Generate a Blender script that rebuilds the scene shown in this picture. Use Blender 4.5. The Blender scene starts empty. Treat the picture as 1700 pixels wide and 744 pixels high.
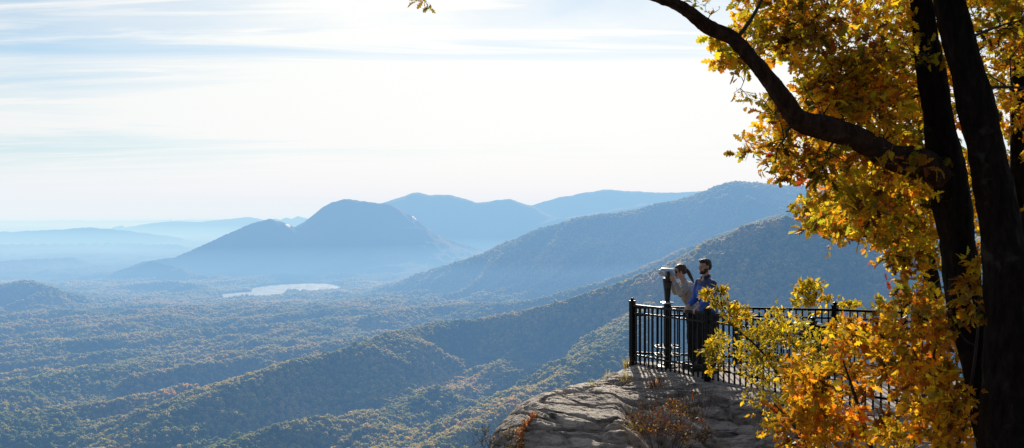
import bpy, bmesh, math, random
import numpy as np
from mathutils import Vector, Matrix, Quaternion

random.seed(11)
rng = np.random.default_rng(7)
scene = bpy.context.scene
COL = scene.collection
F = 1500.0                     # focal length in photo pixels
CAMZ = 2.65                    # eye height over the lookout
VH = 345.0                     # true horizon row of the photo
SUN_AZ = math.radians(4.0)     # clockwise from +Y
SUN_EL = math.radians(20.5)
SUN = Vector((math.sin(SUN_AZ)*math.cos(SUN_EL), math.cos(SUN_AZ)*math.cos(SUN_EL), math.sin(SUN_EL)))

def W(u, v, Y):                # where something seen at (u, v) stands if it is Y metres ahead
    return Vector(((u-850.0)/F*Y, Y, CAMZ+(VH-v)/F*Y))

# ------------------------------------------------------------------ helpers
def tag(o, label=None, cat=None, group=None, kind=None):
    if label: o['label'] = label
    if cat: o['category'] = cat
    if group: o['group'] = group
    if kind: o['kind'] = kind
    return o

def empty(name, loc, rz=0.0):
    o = bpy.data.objects.new(name, None); COL.objects.link(o)
    o.location = loc; o.rotation_euler = (0, 0, rz); o.empty_display_size = 0.2
    return o

def link_mesh(name, me, mat=None, parent=None, smooth=False):
    o = bpy.data.objects.new(name, me); COL.objects.link(o)
    if mat is not None:
        for m in (mat if isinstance(mat, (list, tuple)) else [mat]): me.materials.append(m)
    if parent is not None:
        o.parent = parent
        o.matrix_parent_inverse = Matrix.Translation(-Vector(parent.location)) if not any(parent.rotation_euler) else parent_inv(parent)
    if smooth: me.polygons.foreach_set('use_smooth', [True]*len(me.polygons))
    return o

def parent_inv(p):
    return (Matrix.Translation(p.location) @ p.rotation_euler.to_matrix().to_4x4()).inverted()

def np_mesh(name, V, faces, colors=None, uv=None):
    """V (n,3); faces (m,k) array with one k, or list of arrays"""
    me = bpy.data.meshes.new(name)
    if not isinstance(faces, list): faces = [faces]
    faces = [f for f in faces if len(f)]
    nl = sum(f.size for f in faces); nf = sum(len(f) for f in faces)
    me.vertices.add(len(V)); me.vertices.foreach_set('co', np.ascontiguousarray(V, dtype=np.float32).ravel())
    me.loops.add(nl); me.polygons.add(nf)
    li = np.concatenate([f.ravel() for f in faces]).astype(np.int32)
    tot = np.concatenate([np.full(len(f), f.shape[1]) for f in faces]).astype(np.int32)
    st = np.concatenate([[0], np.cumsum(tot)[:-1]]).astype(np.int32)
    me.loops.foreach_set('vertex_index', li)
    me.polygons.foreach_set('loop_start', st); me.polygons.foreach_set('loop_total', tot)
    me.update(calc_edges=True)
    if colors is not None:
        a = me.color_attributes.new('tint', 'FLOAT_COLOR', 'POINT')
        c = np.ones((len(V), 4), dtype=np.float32); c[:, :3] = colors
        a.data.foreach_set('color', c.ravel())
    me.validate()
    return me

def bm_mesh(bm, name):
    me = bpy.data.meshes.new(name); bm.normal_update(); bm.to_mesh(me); bm.free(); return me

def bm_box(bm, c, s, rz=0.0, bev=0.0, rot=None):
    R = rot if rot is not None else Matrix.Rotation(rz, 4, 'Z')
    M = Matrix.Translation(c) @ R @ Matrix.Diagonal((s[0], s[1], s[2], 1))
    r = bmesh.ops.create_cube(bm, size=1.0, matrix=M)
    if bev > 0:
        es = list({e for v in r['verts'] for e in v.link_edges})
        bmesh.ops.bevel(bm, geom=es, offset=bev, segments=2, affect='EDGES', profile=0.5)

def bm_beam(bm, a, b, w, h, bev=0.0):
    """rectangular bar from a to b, width w sideways, h upwards"""
    a = Vector(a); b = Vector(b); d = b-a
    x = d.normalized(); y = Vector((0, 0, 1)).cross(x); y.normalize(); z = x.cross(y)
    R = Matrix((x, y, z)).transposed().to_4x4()
    bm_box(bm, (a+b)/2, (d.length, w, h), rot=R, bev=bev)

def bm_lathe(bm, prof, c, n=24, axis=None):
    """profile of (r, z) turned about z (or about the given axis) at c"""
    R = Vector((0, 0, 1)).rotation_difference(Vector(axis)).to_matrix() if axis is not None else Matrix.Identity(3)
    rings = []
    for r, z in prof:
        rings.append([bm.verts.new(Vector(c)+R @ Vector((r*math.cos(2*math.pi*i/n), r*math.sin(2*math.pi*i/n), z))) for i in range(n)])
    for k in range(len(rings)-1):
        for i in range(n):
            bm.faces.new((rings[k][i], rings[k][(i+1) % n], rings[k+1][(i+1) % n], rings[k+1][i]))
    bm.faces.new(list(reversed(rings[0]))); bm.faces.new(rings[-1])

# ---- noise (numpy gradient noise)
_perm = np.random.default_rng(3).permutation(256).astype(np.int64); _perm = np.concatenate([_perm, _perm, _perm])
def _h(i, j): return _perm[(_perm[i & 255]+j) & 255]
def noise2(x, y):
    xi = np.floor(x).astype(np.int64); yi = np.floor(y).astype(np.int64)
    xf = x-xi; yf = y-yi
    u = xf*xf*xf*(xf*(xf*6-15)+10); v = yf*yf*yf*(yf*(yf*6-15)+10)
    def g(ix, iy, fx, fy):
        a = _h(ix, iy)*(2*np.pi/256); return np.cos(a)*fx+np.sin(a)*fy
    n00 = g(xi, yi, xf, yf); n10 = g(xi+1, yi, xf-1, yf); n01 = g(xi, yi+1, xf, yf-1); n11 = g(xi+1, yi+1, xf-1, yf-1)
    return 1.4*((n00*(1-u)+n10*u)*(1-v)+(n01*(1-u)+n11*u)*v)
def fbm(x, y, o=4, ridged=False):
    s = np.zeros_like(x); a = 1.0; t = 0
    for k in range(o):
        n = noise2(x*2**k+17.3*k, y*2**k-9.1*k)
        if ridged: n = 1-2*np.abs(n)
        s += a*n; t += a; a *= 0.5
    return s/t
def noise3(x, y, z):            # cheap 3-D noise out of 2-D slices
    return (noise2(x+z*0.71, y-z*0.53)+noise2(y+31.7+x*0.37, z-12.1)+noise2(z+71.3, x-5.5+y*0.41))/1.9

# ------------------------------------------------------------------ node materials
def newmat(name):
    m = bpy.data.materials.new(name); m.use_nodes = True
    nt = m.node_tree; nt.nodes.clear()
    out = nt.nodes.new('ShaderNodeOutputMaterial')
    return m, nt, out
def N(nt, t, **kw):
    n = nt.nodes.new(t)
    for k, v in kw.items():
        if k.startswith('i_'): 
            key = k[2:]
            key = int(key) if key.isdigit() else key.replace('_', ' ')
            n.inputs[key].default_value = v
        else: setattr(n, k, v)
    return n
def ramp(nt, stops, interp='LINEAR'):
    r = nt.nodes.new('ShaderNodeValToRGB'); cr = r.color_ramp; cr.interpolation = interp
    while len(cr.elements) < len(stops): cr.elements.new(0.5)
    for e, (p, c) in zip(cr.elements, stops):
        e.position = p; e.color = tuple(c)+(1,) if len(c) == 3 else c
    return r
def simple_mat(name, col, rough=0.6, metal=0.0, var=0.15, scale=40.0, bump=0.0, bscale=None, spec=0.5):
    m, nt, out = newmat(name); L = nt.links.new
    b = N(nt, 'ShaderNodeBsdfPrincipled'); b.inputs['Roughness'].default_value = rough; b.inputs['Metallic'].default_value = metal
    b.inputs['Specular IOR Level'].default_value = spec
    tc = N(nt, 'ShaderNodeTexCoord'); n = N(nt, 'ShaderNodeTexNoise', i_Scale=scale, i_Detail=5.0, i_Roughness=0.6)
    L(tc.outputs['Object'], n.inputs['Vector'])
    c = Vector(col)
    r = ramp(nt, [(0.3, tuple(c*(1-var))), (0.7, tuple(c*(1+var)))])
    L(n.outputs['Fac'], r.inputs['Fac']); L(r.outputs['Color'], b.inputs['Base Color'])
    if bump > 0:
        n2 = N(nt, 'ShaderNodeTexNoise', i_Scale=bscale or scale*2, i_Detail=4.0); L(tc.outputs['Object'], n2.inputs['Vector'])
        bp = N(nt, 'ShaderNodeBump', i_Strength=bump, i_Distance=0.01); L(n2.outputs['Fac'], bp.inputs['Height']); L(bp.outputs['Normal'], b.inputs['Normal'])
    L(b.outputs[0], out.inputs['Surface'])
    return m

# ------------------------------------------------------------------ camera, sun, world
cam = bpy.data.cameras.new('camera'); cam_o = bpy.data.objects.new('camera', cam); COL.objects.link(cam_o)
cam_o.location = (0, 0, CAMZ); cam_o.rotation_euler = (math.radians(90), 0, 0)
cam.sensor_width = 36.0; cam.lens = 36.0*F/1700.0; cam.shift_y = -(372.0-VH)/1700.0
cam.clip_start = 0.1; cam.clip_end = 300000.0
scene.camera = cam_o
scene.view_settings.view_transform = 'Standard'; scene.view_settings.look = 'None'
scene.view_settings.exposure = 0; scene.view_settings.gamma = 1

sun = bpy.data.lights.new('sun', 'SUN'); sun.energy = 5.0; sun.angle = math.radians(0.5); sun.color = (1.0, 0.93, 0.80)
sun_o = bpy.data.objects.new('sun', sun); COL.objects.link(sun_o)
sun_o.rotation_euler = (-SUN).to_track_quat('-Z', 'Y').to_euler(); sun_o.location = (20, 60, 60)

world = bpy.data.worlds.new('World'); scene.world = world; world.use_nodes = True
nt = world.node_tree; nt.nodes.clear(); L = nt.links.new
wo = N(nt, 'ShaderNodeOutputWorld'); bg = N(nt, 'ShaderNodeBackground', i_Strength=0.10)
sky = N(nt, 'ShaderNodeTexSky', sky_type='NISHITA', sun_disc=False)
sky.sun_elevation = SUN_EL; sky.sun_rotation = SUN_AZ; sky.air_density = 1.0; sky.dust_density = 0.1; sky.ozone_density = 1.0; sky.altitude = 900
geo = N(nt, 'ShaderNodeTexCoord')
sep = N(nt, 'ShaderNodeSeparateXYZ'); L(geo.outputs['Generated'], sep.inputs[0])
# a flat cirrus layer: direction divided by its height
zz = N(nt, 'ShaderNodeMath', operation='MAXIMUM'); L(sep.outputs[2], zz.inputs[0]); zz.inputs[1].default_value = 0.0
zo = N(nt, 'ShaderNodeMath', operation='ADD'); L(zz.outputs[0], zo.inputs[0]); zo.inputs[1].default_value = 0.055
dx = N(nt, 'ShaderNodeMath', operation='DIVIDE'); L(sep.outputs[0], dx.inputs[0]); L(zo.outputs[0], dx.inputs[1])
dy = N(nt, 'ShaderNodeMath', operation='DIVIDE'); L(sep.outputs[1], dy.inputs[0]); L(zo.outputs[0], dy.inputs[1])
cmb = N(nt, 'ShaderNodeCombineXYZ'); L(dx.outputs[0], cmb.inputs[0]); L(dy.outputs[0], cmb.inputs[1])
mp = N(nt, 'ShaderNodeMapping'); mp.inputs['Rotation'].default_value = (0, 0, math.radians(-14)); mp.inputs['Scale'].default_value = (0.42, 1.0, 1); mp.inputs['Location'].default_value = (3.4, 1.7, 0)
L(cmb.outputs[0], mp.inputs[0])
n1 = N(nt, 'ShaderNodeTexNoise', i_Scale=0.55, i_Detail=8.0, i_Roughness=0.60, i_Distortion=0.7); L(mp.outputs[0], n1.inputs['Vector'])
mp2 = N(nt, 'ShaderNodeMapping'); mp2.inputs['Rotation'].default_value = (0, 0, math.radians(24)); mp2.inputs['Scale'].default_value = (0.22, 1.3, 1); mp2.inputs['Location'].default_value = (1.4, 7.7, 0)
L(cmb.outputs[0], mp2.inputs[0])
n2 = N(nt, 'ShaderNodeTexNoise', i_Scale=1.6, i_Detail=8.0, i_Roughness=0.62, i_Distortion=1.1); L(mp2.outputs[0], n2.inputs['Vector'])
# bands of veil and clear sky, wavy in height
sc1 = N(nt, 'ShaderNodeMath', operation='SUBTRACT'); L(n1.outputs['Fac'], sc1.inputs[0]); sc1.inputs[1].default_value = 0.5
zw = N(nt, 'ShaderNodeMath', operation='MULTIPLY_ADD'); L(sc1.outputs[0], zw.inputs[0]); zw.inputs[1].default_value = 0.10; L(zz.outputs[0], zw.inputs[2])
r1 = ramp(nt, [(0.0, (0.70,)*3), (0.035, (0.62,)*3), (0.052, (0.22,)*3), (0.070, (0.25,)*3), (0.090, (0.85,)*3), (0.135, (0.80,)*3), (0.155, (0.05,)*3), (0.24, (0.0,)*3), (0.6, (0.3,)*3)]); L(zw.outputs[0], r1.inputs['Fac'])
r2 = ramp(nt, [(0.50, (0, 0, 0)), (0.70, (1, 1, 1))]); L(n2.outputs['Fac'], r2.inputs['Fac'])
r1b = N(nt, 'ShaderNodeMath', operation='MULTIPLY_ADD'); L(sc1.outputs[0], r1b.inputs[0]); r1b.inputs[1].default_value = 2.3; L(r1.outputs['Color'], r1b.inputs[2])
cadd = N(nt, 'ShaderNodeMath', operation='MULTIPLY_ADD'); L(r2.outputs['Color'], cadd.inputs[0]); cadd.inputs[1].default_value = 0.65; L(r1b.outputs[0], cadd.inputs[2])
# the veil thickens towards the sun
dot = N(nt, 'ShaderNodeVectorMath', operation='DOT_PRODUCT'); L(geo.outputs['Generated'], dot.inputs[0]); dot.inputs[1].default_value = SUN
veil = N(nt, 'ShaderNodeMapRange'); L(dot.outputs['Value'], veil.inputs['Value']); veil.inputs['From Min'].default_value = 0.84; veil.inputs['From Max'].default_value = 0.96
cl2 = N(nt, 'ShaderNodeMath', operation='ADD', use_clamp=True); L(cadd.outputs[0], cl2.inputs[0])
vm = N(nt, 'ShaderNodeMath', operation='MULTIPLY'); L(veil.outputs[0], vm.inputs[0]); vm.inputs[1].default_value = 0.8; L(vm.outputs[0], cl2.inputs[1])
# cloud brightness: bright near the sun, falls away from it
cb = N(nt, 'ShaderNodeMapRange'); L(dot.outputs['Value'], cb.inputs['Value'])
cb.inputs['From Min'].default_value = -0.6; cb.inputs['From Max'].default_value = 0.97; cb.inputs['To Min'].default_value = 0.2; cb.inputs['To Max'].default_value = 10.6
cc = N(nt, 'ShaderNodeVectorMath', operation='SCALE'); cc.inputs[0].default_value = (1.0, 1.0, 0.955); L(cb.outputs[0], cc.inputs['Scale'])
mx = N(nt, 'ShaderNodeMix', data_type='RGBA'); 
cf = N(nt, 'ShaderNodeMath', operation='MULTIPLY'); L(cl2.outputs[0], cf.inputs[0]); cf.inputs[1].default_value = 0.92
L(cf.outputs[0], mx.inputs[0])
tn = ramp(nt, [(0.0, (0.74, 0.82, 0.80)), (0.055, (0.72, 0.78, 0.86)), (0.10, (0.84, 0.88, 0.94)), (0.16, (0.90, 0.98, 1.04))]); L(zz.outputs[0], tn.inputs['Fac'])
tm = N(nt, 'ShaderNodeMix', data_type='RGBA', blend_type='MULTIPLY'); tm.inputs[0].default_value = 1.0; L(sky.outputs[0], tm.inputs[6]); L(tn.outputs['Color'], tm.inputs[7])
L(tm.outputs[2], mx.inputs[6]); L(cc.outputs[0], mx.inputs[7])
L(mx.outputs[2], bg.inputs['Color']); L(bg.outputs[0], wo.inputs['Surface'])

# ------------------------------------------------------------------ terrain
BASE = -620.0
def ridge(pts): return [W(*p) for p in pts]
def low(pts, h): return [(u, v, F*(618.0-h)/(v-VH)) for u, v in pts]     # a hill h metres high on the valley floor
RIDGES = [   # (crest points (u, v, distance), width factor, power)
 ([(120,474,7600),(180,455,7900),(240,432,8000),(290,426,8200),(360,394,8500),(418,370,8700),(447,361,8800),(470,369,8850),(488,376,8900),(505,372,9000),(530,351,9100),(548,336,9150),(572,329,9200),(600,333,9300),(645,337,9400),(672,350,9500),(700,374,9600),(750,398,9700),(800,412,9800)],0.98,1.2),
 ([(150,482,6600),(215,468,6600),(270,461,6600),(310,464,6550),(345,475,6450),(372,490,6250)],0.9,1.3),
 ([(200,446,7600),(250,431,7600),(290,440,7500),(330,456,7300)],0.9,1.3),
 ([(520,395,12600),(560,372,12800),(600,350,11800),(645,333,11800),(690,318,11800),(715,322,11800),(745,322,11800),(790,334,11800),(845,329,11800),(875,338,11800),(905,352,11800),(960,370,11800)],1.3,1.3),
 ([(760,375,12800),(820,355,12800),(870,341,12800),(930,325,12800),(1000,313,12800),(1050,315,12800),(1100,318,12800),(1170,315,12800),(1260,320,12800),(1400,325,12800),(1800,320,12800)],1.4,1.3),
 ([(740,420,10600),(800,402,10900),(860,380,11200),(920,362,11400),(1000,350,11600),(1080,335,11800),(1300,330,11800)],1.3,1.3),
 ([(1900,310,8200),(1700,300,7500),(1500,305,7200),(1400,312,7050),(1335,308,7000),(1280,306,6900),(1222,302,6800),(1180,317,6800),(1100,338,6700),(1040,350,6600),(960,362,6500),(900,378,6500),(850,397,6400),(800,420,6350),(740,442,6300),(680,463,6250),(600,482,6200),(540,497,6100)],1.35,1.4),
 ([(1500,322,5600),(1400,330,5400),(1330,340,5300),(1280,360,5200),(1200,392,5000),(1100,430,4900),(1000,468,4850),(900,492,4800),(800,508,4700)],1.25,1.3),
 ([(2100,520,2500),(1800,480,2600),(1600,435,2700),(1500,403,2900),(1430,377,3000),(1380,364,3050),(1310,357,3100),(1260,370,3150),(1200,398,3200),(1150,423,3250),(1100,445,3300),(1040,466,3350),(960,495,3400),(880,513,3450),(800,527,3480),(740,533,3450),(640,555,3100),(560,581,2850),(450,611,2650),(350,648,2480),(270,687,2350),(180,744,2200),(80,810,2050)],0.92,1.3),
 ([(1130,470,3250),(1070,525,2950),(1000,580,2650),(930,625,2450),(850,668,2260),(760,715,2080),(660,765,1900)],1.25,1.3),
 ([(640,575,4300),(540,572,4100),(430,590,3900),(330,608,3650),(200,640,3350),(60,660,3100),(-100,680,2900)],2.2,1.4),
 (low([(-150,583),(0,574),(120,566),(230,556),(330,548),(430,540),(520,534)], 70), 0.75, 1.3),
 (low([(-100,548),(60,540),(180,530),(290,521)], 60), 0.7, 1.3),
 (low([(330,536),(430,525),(530,515),(600,508)], 65), 0.7, 1.3),
 (low([(-150,640),(30,628),(150,613),(260,598)], 70), 0.75, 1.3),
 (low([(200,622),(320,602),(420,588),(520,572),(600,558)], 75), 0.7, 1.3),
 (low([(-150,700),(0,690),(110,676),(210,660),(300,640)], 70), 0.8, 1.3),
 (low([(-60,605),(60,597),(160,588),(240,580)], 50), 0.7, 1.3),
 (low([(620,520),(720,508),(800,503)], 90), 0.8, 1.3),
 (low([(-100,438),(30,430),(120,426)], 120), 0.8, 1.3),
 (low([(-100,410),(60,405),(200,402),(300,406)], 110), 0.8, 1.3),
 ([(-200,500,5200),(-60,476,5400),(0,470,5500),(40,465,5500),(80,474,5400),(120,500,5300),(190,522,5200)],1.35,1.3),
 ([(-300,386,14000),(-100,382,14500),(0,383,15000),(60,379,15000),(110,377,15000),(150,374,15000),(205,378,15000),(250,385,15000),(300,394,15000)],0.75,1.3),
 ([(190,380,19000),(250,370,19000),(290,366,19000),(330,368,19000),(370,364,19000),(415,359,19000),(440,364,19000),(500,358,19500),(560,366,19500)],0.8,1.3),
 ([(-300,372,30000),(0,366,30000),(100,364,30000),(200,366,30000),(350,361,30000),(600,362,30000)],0.9,1.3),
]
def seg_height(X, Y, R, base):
    pts = ridge(R[0]); wf, pw = R[1]*0.84, R[2]+0.1
    best_d = np.full(X.shape, 1e9); bz = np.full(X.shape, -1e4)
    out = np.full(X.shape, -1e4); fr = np.zeros(X.shape)
    for a, b in zip(pts[:-1], pts[1:]):
        ax, ay, az = a; dx_, dy_ = b.x-ax, b.y-ay
        t = np.clip(((X-ax)*dx_+(Y-ay)*dy_)/(dx_*dx_+dy_*dy_), 0, 1)
        d = np.hypot(X-ax-t*dx_, Y-ay-t*dy_); z = az+(b.z-az)*t
        H = np.maximum(z-base, 25.0)
        f = np.exp(-(d/(wf*H+60))**pw)
        out = np.maximum(out, H*f); fr = np.maximum(fr, f)
    return out, fr
def lake_mask(X, Y):
    def e(cx, cy, rx, ry, rot):
        c, s = math.cos(rot), math.sin(rot)
        x = (X-cx)*c+(Y-cy)*s; y = -(X-cx)*s+(Y-cy)*c
        return 1-np.sqrt((x/rx)**2+(y/ry)**2)
    wob = 0.09*noise2(X/340, Y/340)
    m = np.maximum(e(-1640, 6960, 350, 440, 0.1), e(-1850, 6430, 235, 260, 0.1))
    return m+wob
LAKE_Z = -617.0
def terrain_z(X, Y):
    X = X.astype(np.float64); Y = Y.astype(np.float64)
    D = np.hypot(X, Y)
    far = np.clip((D-9000)/9000, 0, 1)
    wx = 170*fbm(X/1300, Y/1300, 3); wy = 170*fbm(X/1300+50, Y/1300+50, 3)
    damp = np.clip(D/4500, 0.3, 1)*np.where(D > 7500, 0.18, 1.0)
    Xw = X+wx*damp*0.7; Yw = Y+wy*damp*0.7
    base = BASE+34*fbm(X/1500+3, Y/1500, 3)
    hf = [seg_height(Xw, Yw, R, BASE) for R in RIDGES]
    hs = np.array([a for a, b in hf]); k = 12.0
    best = hs.argmax(0); fr = np.take_along_axis(np.array([b for a, b in hf]), best[None], 0)[0]
    h = np.logaddexp.reduce(np.concatenate([hs, np.zeros((1,)+X.shape)]) / k, axis=0)*k - k*0.7
    # spurs: ridged noise stretched along the fall towards the lower left
    c, s = math.cos(math.radians(58)), math.sin(math.radians(58))
    p = X*c+Y*s; q = -X*s+Y*c
    sp = fbm(p/1300+2.2+0.25*wx/170, q/330, 3, True)
    sp2 = fbm(X/800+9, Y/380+0.6*wx/170, 4, True)
    fine = fbm(X/150, Y/150, 3, True)
    amp = np.interp(D, [0, 2500, 5000, 9000, 15000], [60, 85, 85, 60, 24])+0.13*np.clip(h, 0, 700)
    rel = np.clip(h/60, 0, 1)
    calm = 1-0.88*np.clip((fr-0.62)/0.36, 0, 1)          # crests keep their surveyed height
    z = base*(1-fr)+BASE*fr+h+amp*1.25*(0.60*sp+0.40*sp2-0.50)*calm+(6*fine-3)*np.where(D > 7500, 1.6, calm)
    lk = np.exp(-(((X+1650)/1500)**2+((Y-6350)/950)**2)**1.5)
    hz = np.clip((z-LAKE_Z)/160, 0, 1); z = LAKE_Z+(z-LAKE_Z)*(1-0.78*lk*(1-hz*hz*(3-2*hz)))
    z += far*60*fbm(X/3500, Y/2600, 4, True)*(h < 200)
    z = np.maximum(z, LAKE_Z+4+2*noise2(X/300, Y/300))
    lm = lake_mask(X, Y)
    t = np.clip((lm+0.02)/0.10, 0, 1); t = t*t*(3-2*t)
    z = z*(1-t)+(LAKE_Z-14)*t
    # the lookout's own mountain: drops away under the ledge
    own = -40-0.62*np.hypot(X-60, Y)+20*fbm(X/120, Y/120, 3)
    z = np.maximum(z, np.where(Y < 900, own, -1e4))
    return z

def build_terrain():
    us = np.linspace(-900, 2600, 1000)
    ys = [60.0]
    while ys[-1] < 120000:
        y = ys[-1]
        r = 1.03 if y < 1200 else (1.0042 if y < 11000 else (1.008 if y < 30000 else 1.03))
        ys.append(y*r)
    ys = np.array(ys)
    U, Yg = np.meshgrid(us, ys)
    Xg = (U-850)/F*Yg
    Z = terrain_z(Xg, Yg)
    V = np.stack([Xg, Yg, Z], -1).reshape(-1, 3)
    nr, nc = Xg.shape
    idx = np.arange(nr*nc).reshape(nr, nc)
    faces = np.stack([idx[:-1, :-1], idx[:-1, 1:], idx[1:, 1:], idx[1:, :-1]], -1).reshape(-1, 4)
    bare = np.zeros(len(V))
    for (u, v, Yd, ru, ry, wgt) in ((478, 379, 8860, 8, 130, 1.0), (470, 372, 8890, 5, 60, 0.9), (688, 367, 9460, 7, 130, 0.95), (664, 350, 9400, 5, 70, 0.7), (1408, 402, 2930, 16, 110, 0.72), (590, 365, 9000, 40, 150, 0.35)):
        uu = 850+V[:, 0]/V[:, 1]*F; bare = np.maximum(bare, wgt*np.exp(-((uu-u)/ru)**2-((V[:, 1]-Yd)/ry)**2))
    me = np_mesh('terrain', V, faces, np.repeat(bare[:, None], 3, 1))
    return me, us, ys, Z
ter_me, t_us, t_ys, t_Z = build_terrain()

def terrain_mat():
    m, nt, out = newmat('wooded_hills'); L = nt.links.new
    b = N(nt, 'ShaderNodeBsdfPrincipled'); b.inputs['Roughness'].default_value = 0.95; b.inputs['Specular IOR Level'].default_value = 0.1
    g = N(nt, 'ShaderNodeNewGeometry')
    na = N(nt, 'ShaderNodeTexNoise', i_Scale=0.0016, i_Detail=5.0); L(g.outputs['Position'], na.inputs['Vector'])
    nb = N(nt, 'ShaderNodeTexVoronoi', i_Scale=0.055, feature='F1'); L(g.outputs['Position'], nb.inputs['Vector'])
    nc = N(nt, 'ShaderNodeTexNoise', i_Scale=0.02, i_Detail=6.0, i_Roughness=0.7); L(g.outputs['Position'], nc.inputs['Vector'])
    r = ramp(nt, [(0.30, (0.022, 0.034, 0.014)), (0.5, (0.060, 0.062, 0.020)), (0.68, (0.12, 0.075, 0.025)), (0.8, (0.15, 0.085, 0.04))])
    mixn = N(nt, 'ShaderNodeMath', operation='MULTIPLY_ADD'); L(nc.outputs['Fac'], mixn.inputs[0]); mixn.inputs[1].default_value = 0.7
    m2 = N(nt, 'ShaderNodeMath', operation='MULTIPLY'); L(na.outputs['Fac'], m2.inputs[0]); m2.inputs[1].default_value = 0.35; L(m2.outputs[0], mixn.inputs[2])
    L(mixn.outputs[0], r.inputs['Fac'])
    at = N(nt, 'ShaderNodeVertexColor', layer_name='tint'); thr = N(nt, 'ShaderNodeMath', operation='MULTIPLY_ADD'); L(nc.outputs['Fac'], thr.inputs[0]); thr.inputs[1].default_value = 1.2; L(at.outputs['Color'], thr.inputs[2])
    rk = ramp(nt, [(0.95, (0, 0, 0)), (1.05, (1, 1, 1))]); ms_ = N(nt, 'ShaderNodeMath', operation='MULTIPLY'); L(thr.outputs[0], ms_.inputs[0]); ms_.inputs[1].default_value = 0.72; L(ms_.outputs[0], rk.inputs['Fac'])
    mk = N(nt, 'ShaderNodeMix', data_type='RGBA'); mk.inputs[7].default_value = (0.55, 0.50, 0.44, 1); L(rk.outputs['Color'], mk.inputs[0]); L(r.outputs['Color'], mk.inputs[6])
    L(mk.outputs[2], b.inputs['Base Color'])
    rm = N(nt, 'ShaderNodeMapRange'); L(rk.outputs['Color'], rm.inputs['Value']); rm.inputs['To Min'].default_value = 0.95; rm.inputs['To Max'].default_value = 0.55; L(rm.outputs[0], b.inputs['Roughness'])
    sm_ = N(nt, 'ShaderNodeMapRange'); L(rk.outputs['Color'], sm_.inputs['Value']); sm_.inputs['To Min'].default_value = 0.1; sm_.inputs['To Max'].default_value = 0.6; L(sm_.outputs[0], b.inputs['Specular IOR Level'])
    bp = N(nt, 'ShaderNodeBump', i_Strength=1.0, i_Distance=22.0); L(nb.outputs['Distance'], bp.inputs['Height'])
    bp2 = N(nt, 'ShaderNodeBump', i_Strength=0.8, i_Distance=40.0); L(nc.outputs['Fac'], bp2.inputs['Height']); L(bp.outputs['Normal'], bp2.inputs['Normal'])
    L(bp2.outputs['Normal'], b.inputs['Normal'])
    L(b.outputs[0], out.inputs['Surface'])
    return m
ter = link_mesh('terrain', ter_me, terrain_mat(), smooth=True); tag(ter, kind='structure')

# the reservoir
def water_mat():
    m, nt, out = newmat('lake_water'); L = nt.links.new
    b = N(nt, 'ShaderNodeBsdfPrincipled', ); b.inputs['Base Color'].default_value = (0.30, 0.37, 0.42, 1); b.inputs['Roughness'].default_value = 0.22; b.inputs['IOR'].default_value = 1.33; b.inputs['Metallic'].default_value = 0.7
    b.inputs['Specular IOR Level'].default_value = 1.0
    g = N(nt, 'ShaderNodeNewGeometry'); n = N(nt, 'ShaderNodeTexNoise', i_Scale=0.02, i_Detail=4.0); L(g.outputs['Position'], n.inputs['Vector'])
    r = ramp(nt, [(0.35, (0.30,)*3), (0.65, (0.48,)*3)]); L(n.outputs['Fac'], r.inputs['Fac']); L(r.outputs['Color'], b.inputs['Roughness'])
    L(b.outputs[0], out.inputs['Surface']); return m
lw = np.array([(-2900, 5900, LAKE_Z), (-500, 5900, LAKE_Z), (-500, 7900, LAKE_Z), (-2900, 7900, LAKE_Z)])
lake = link_mesh('lake_water', np_mesh('lake_water', lw, np.array([[0, 1, 2, 3]])), water_mat()); tag(lake, kind='structure')

# haze over the valley: absorbing boxes that glow themselves in place of scattered light
def build_haze(name='haze', c=(0, 60600, -250), size=(180000, 120000-200, 1400), k=1.0):
    m, nt, out = newmat('valley_haze_glow'); L = nt.links.new
    sig = np.array([4.0e-5, 8.0e-5, 1.45e-4])*HAZE_K*k
    dens = sig.max(); colr = 1-sig/dens
    ab = N(nt, 'ShaderNodeVolumeAbsorption', i_Density=float(dens)); ab.inputs['Color'].default_value = (*colr, 1)
    glow = np.array(HAZE_C)*sig
    em = N(nt, 'ShaderNodeEmission'); em.inputs['Color'].default_value = (*(glow/glow.max()), 1); em.inputs['Strength'].default_value = float(glow.max())
    ad = N(nt, 'ShaderNodeAddShader'); L(ab.outputs[0], ad.inputs[0]); L(em.outputs[0], ad.inputs[1])
    L(ad.outputs[0], out.inputs['Volume'])
    bm = bmesh.new()
    bm_box(bm, c, size)
    o = link_mesh(name, bm_mesh(bm, name), m); tag(o, kind='structure')
    return o
HAZE_K = 1.0
HAZE_C = (0.84, 0.90, 0.95)
build_haze()
build_haze('valley_mist_glow', (0, 62750, -640), (180000, 115500, 560), 1.0)  # second, lower layer; its own glow pales the mountain feet

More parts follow.
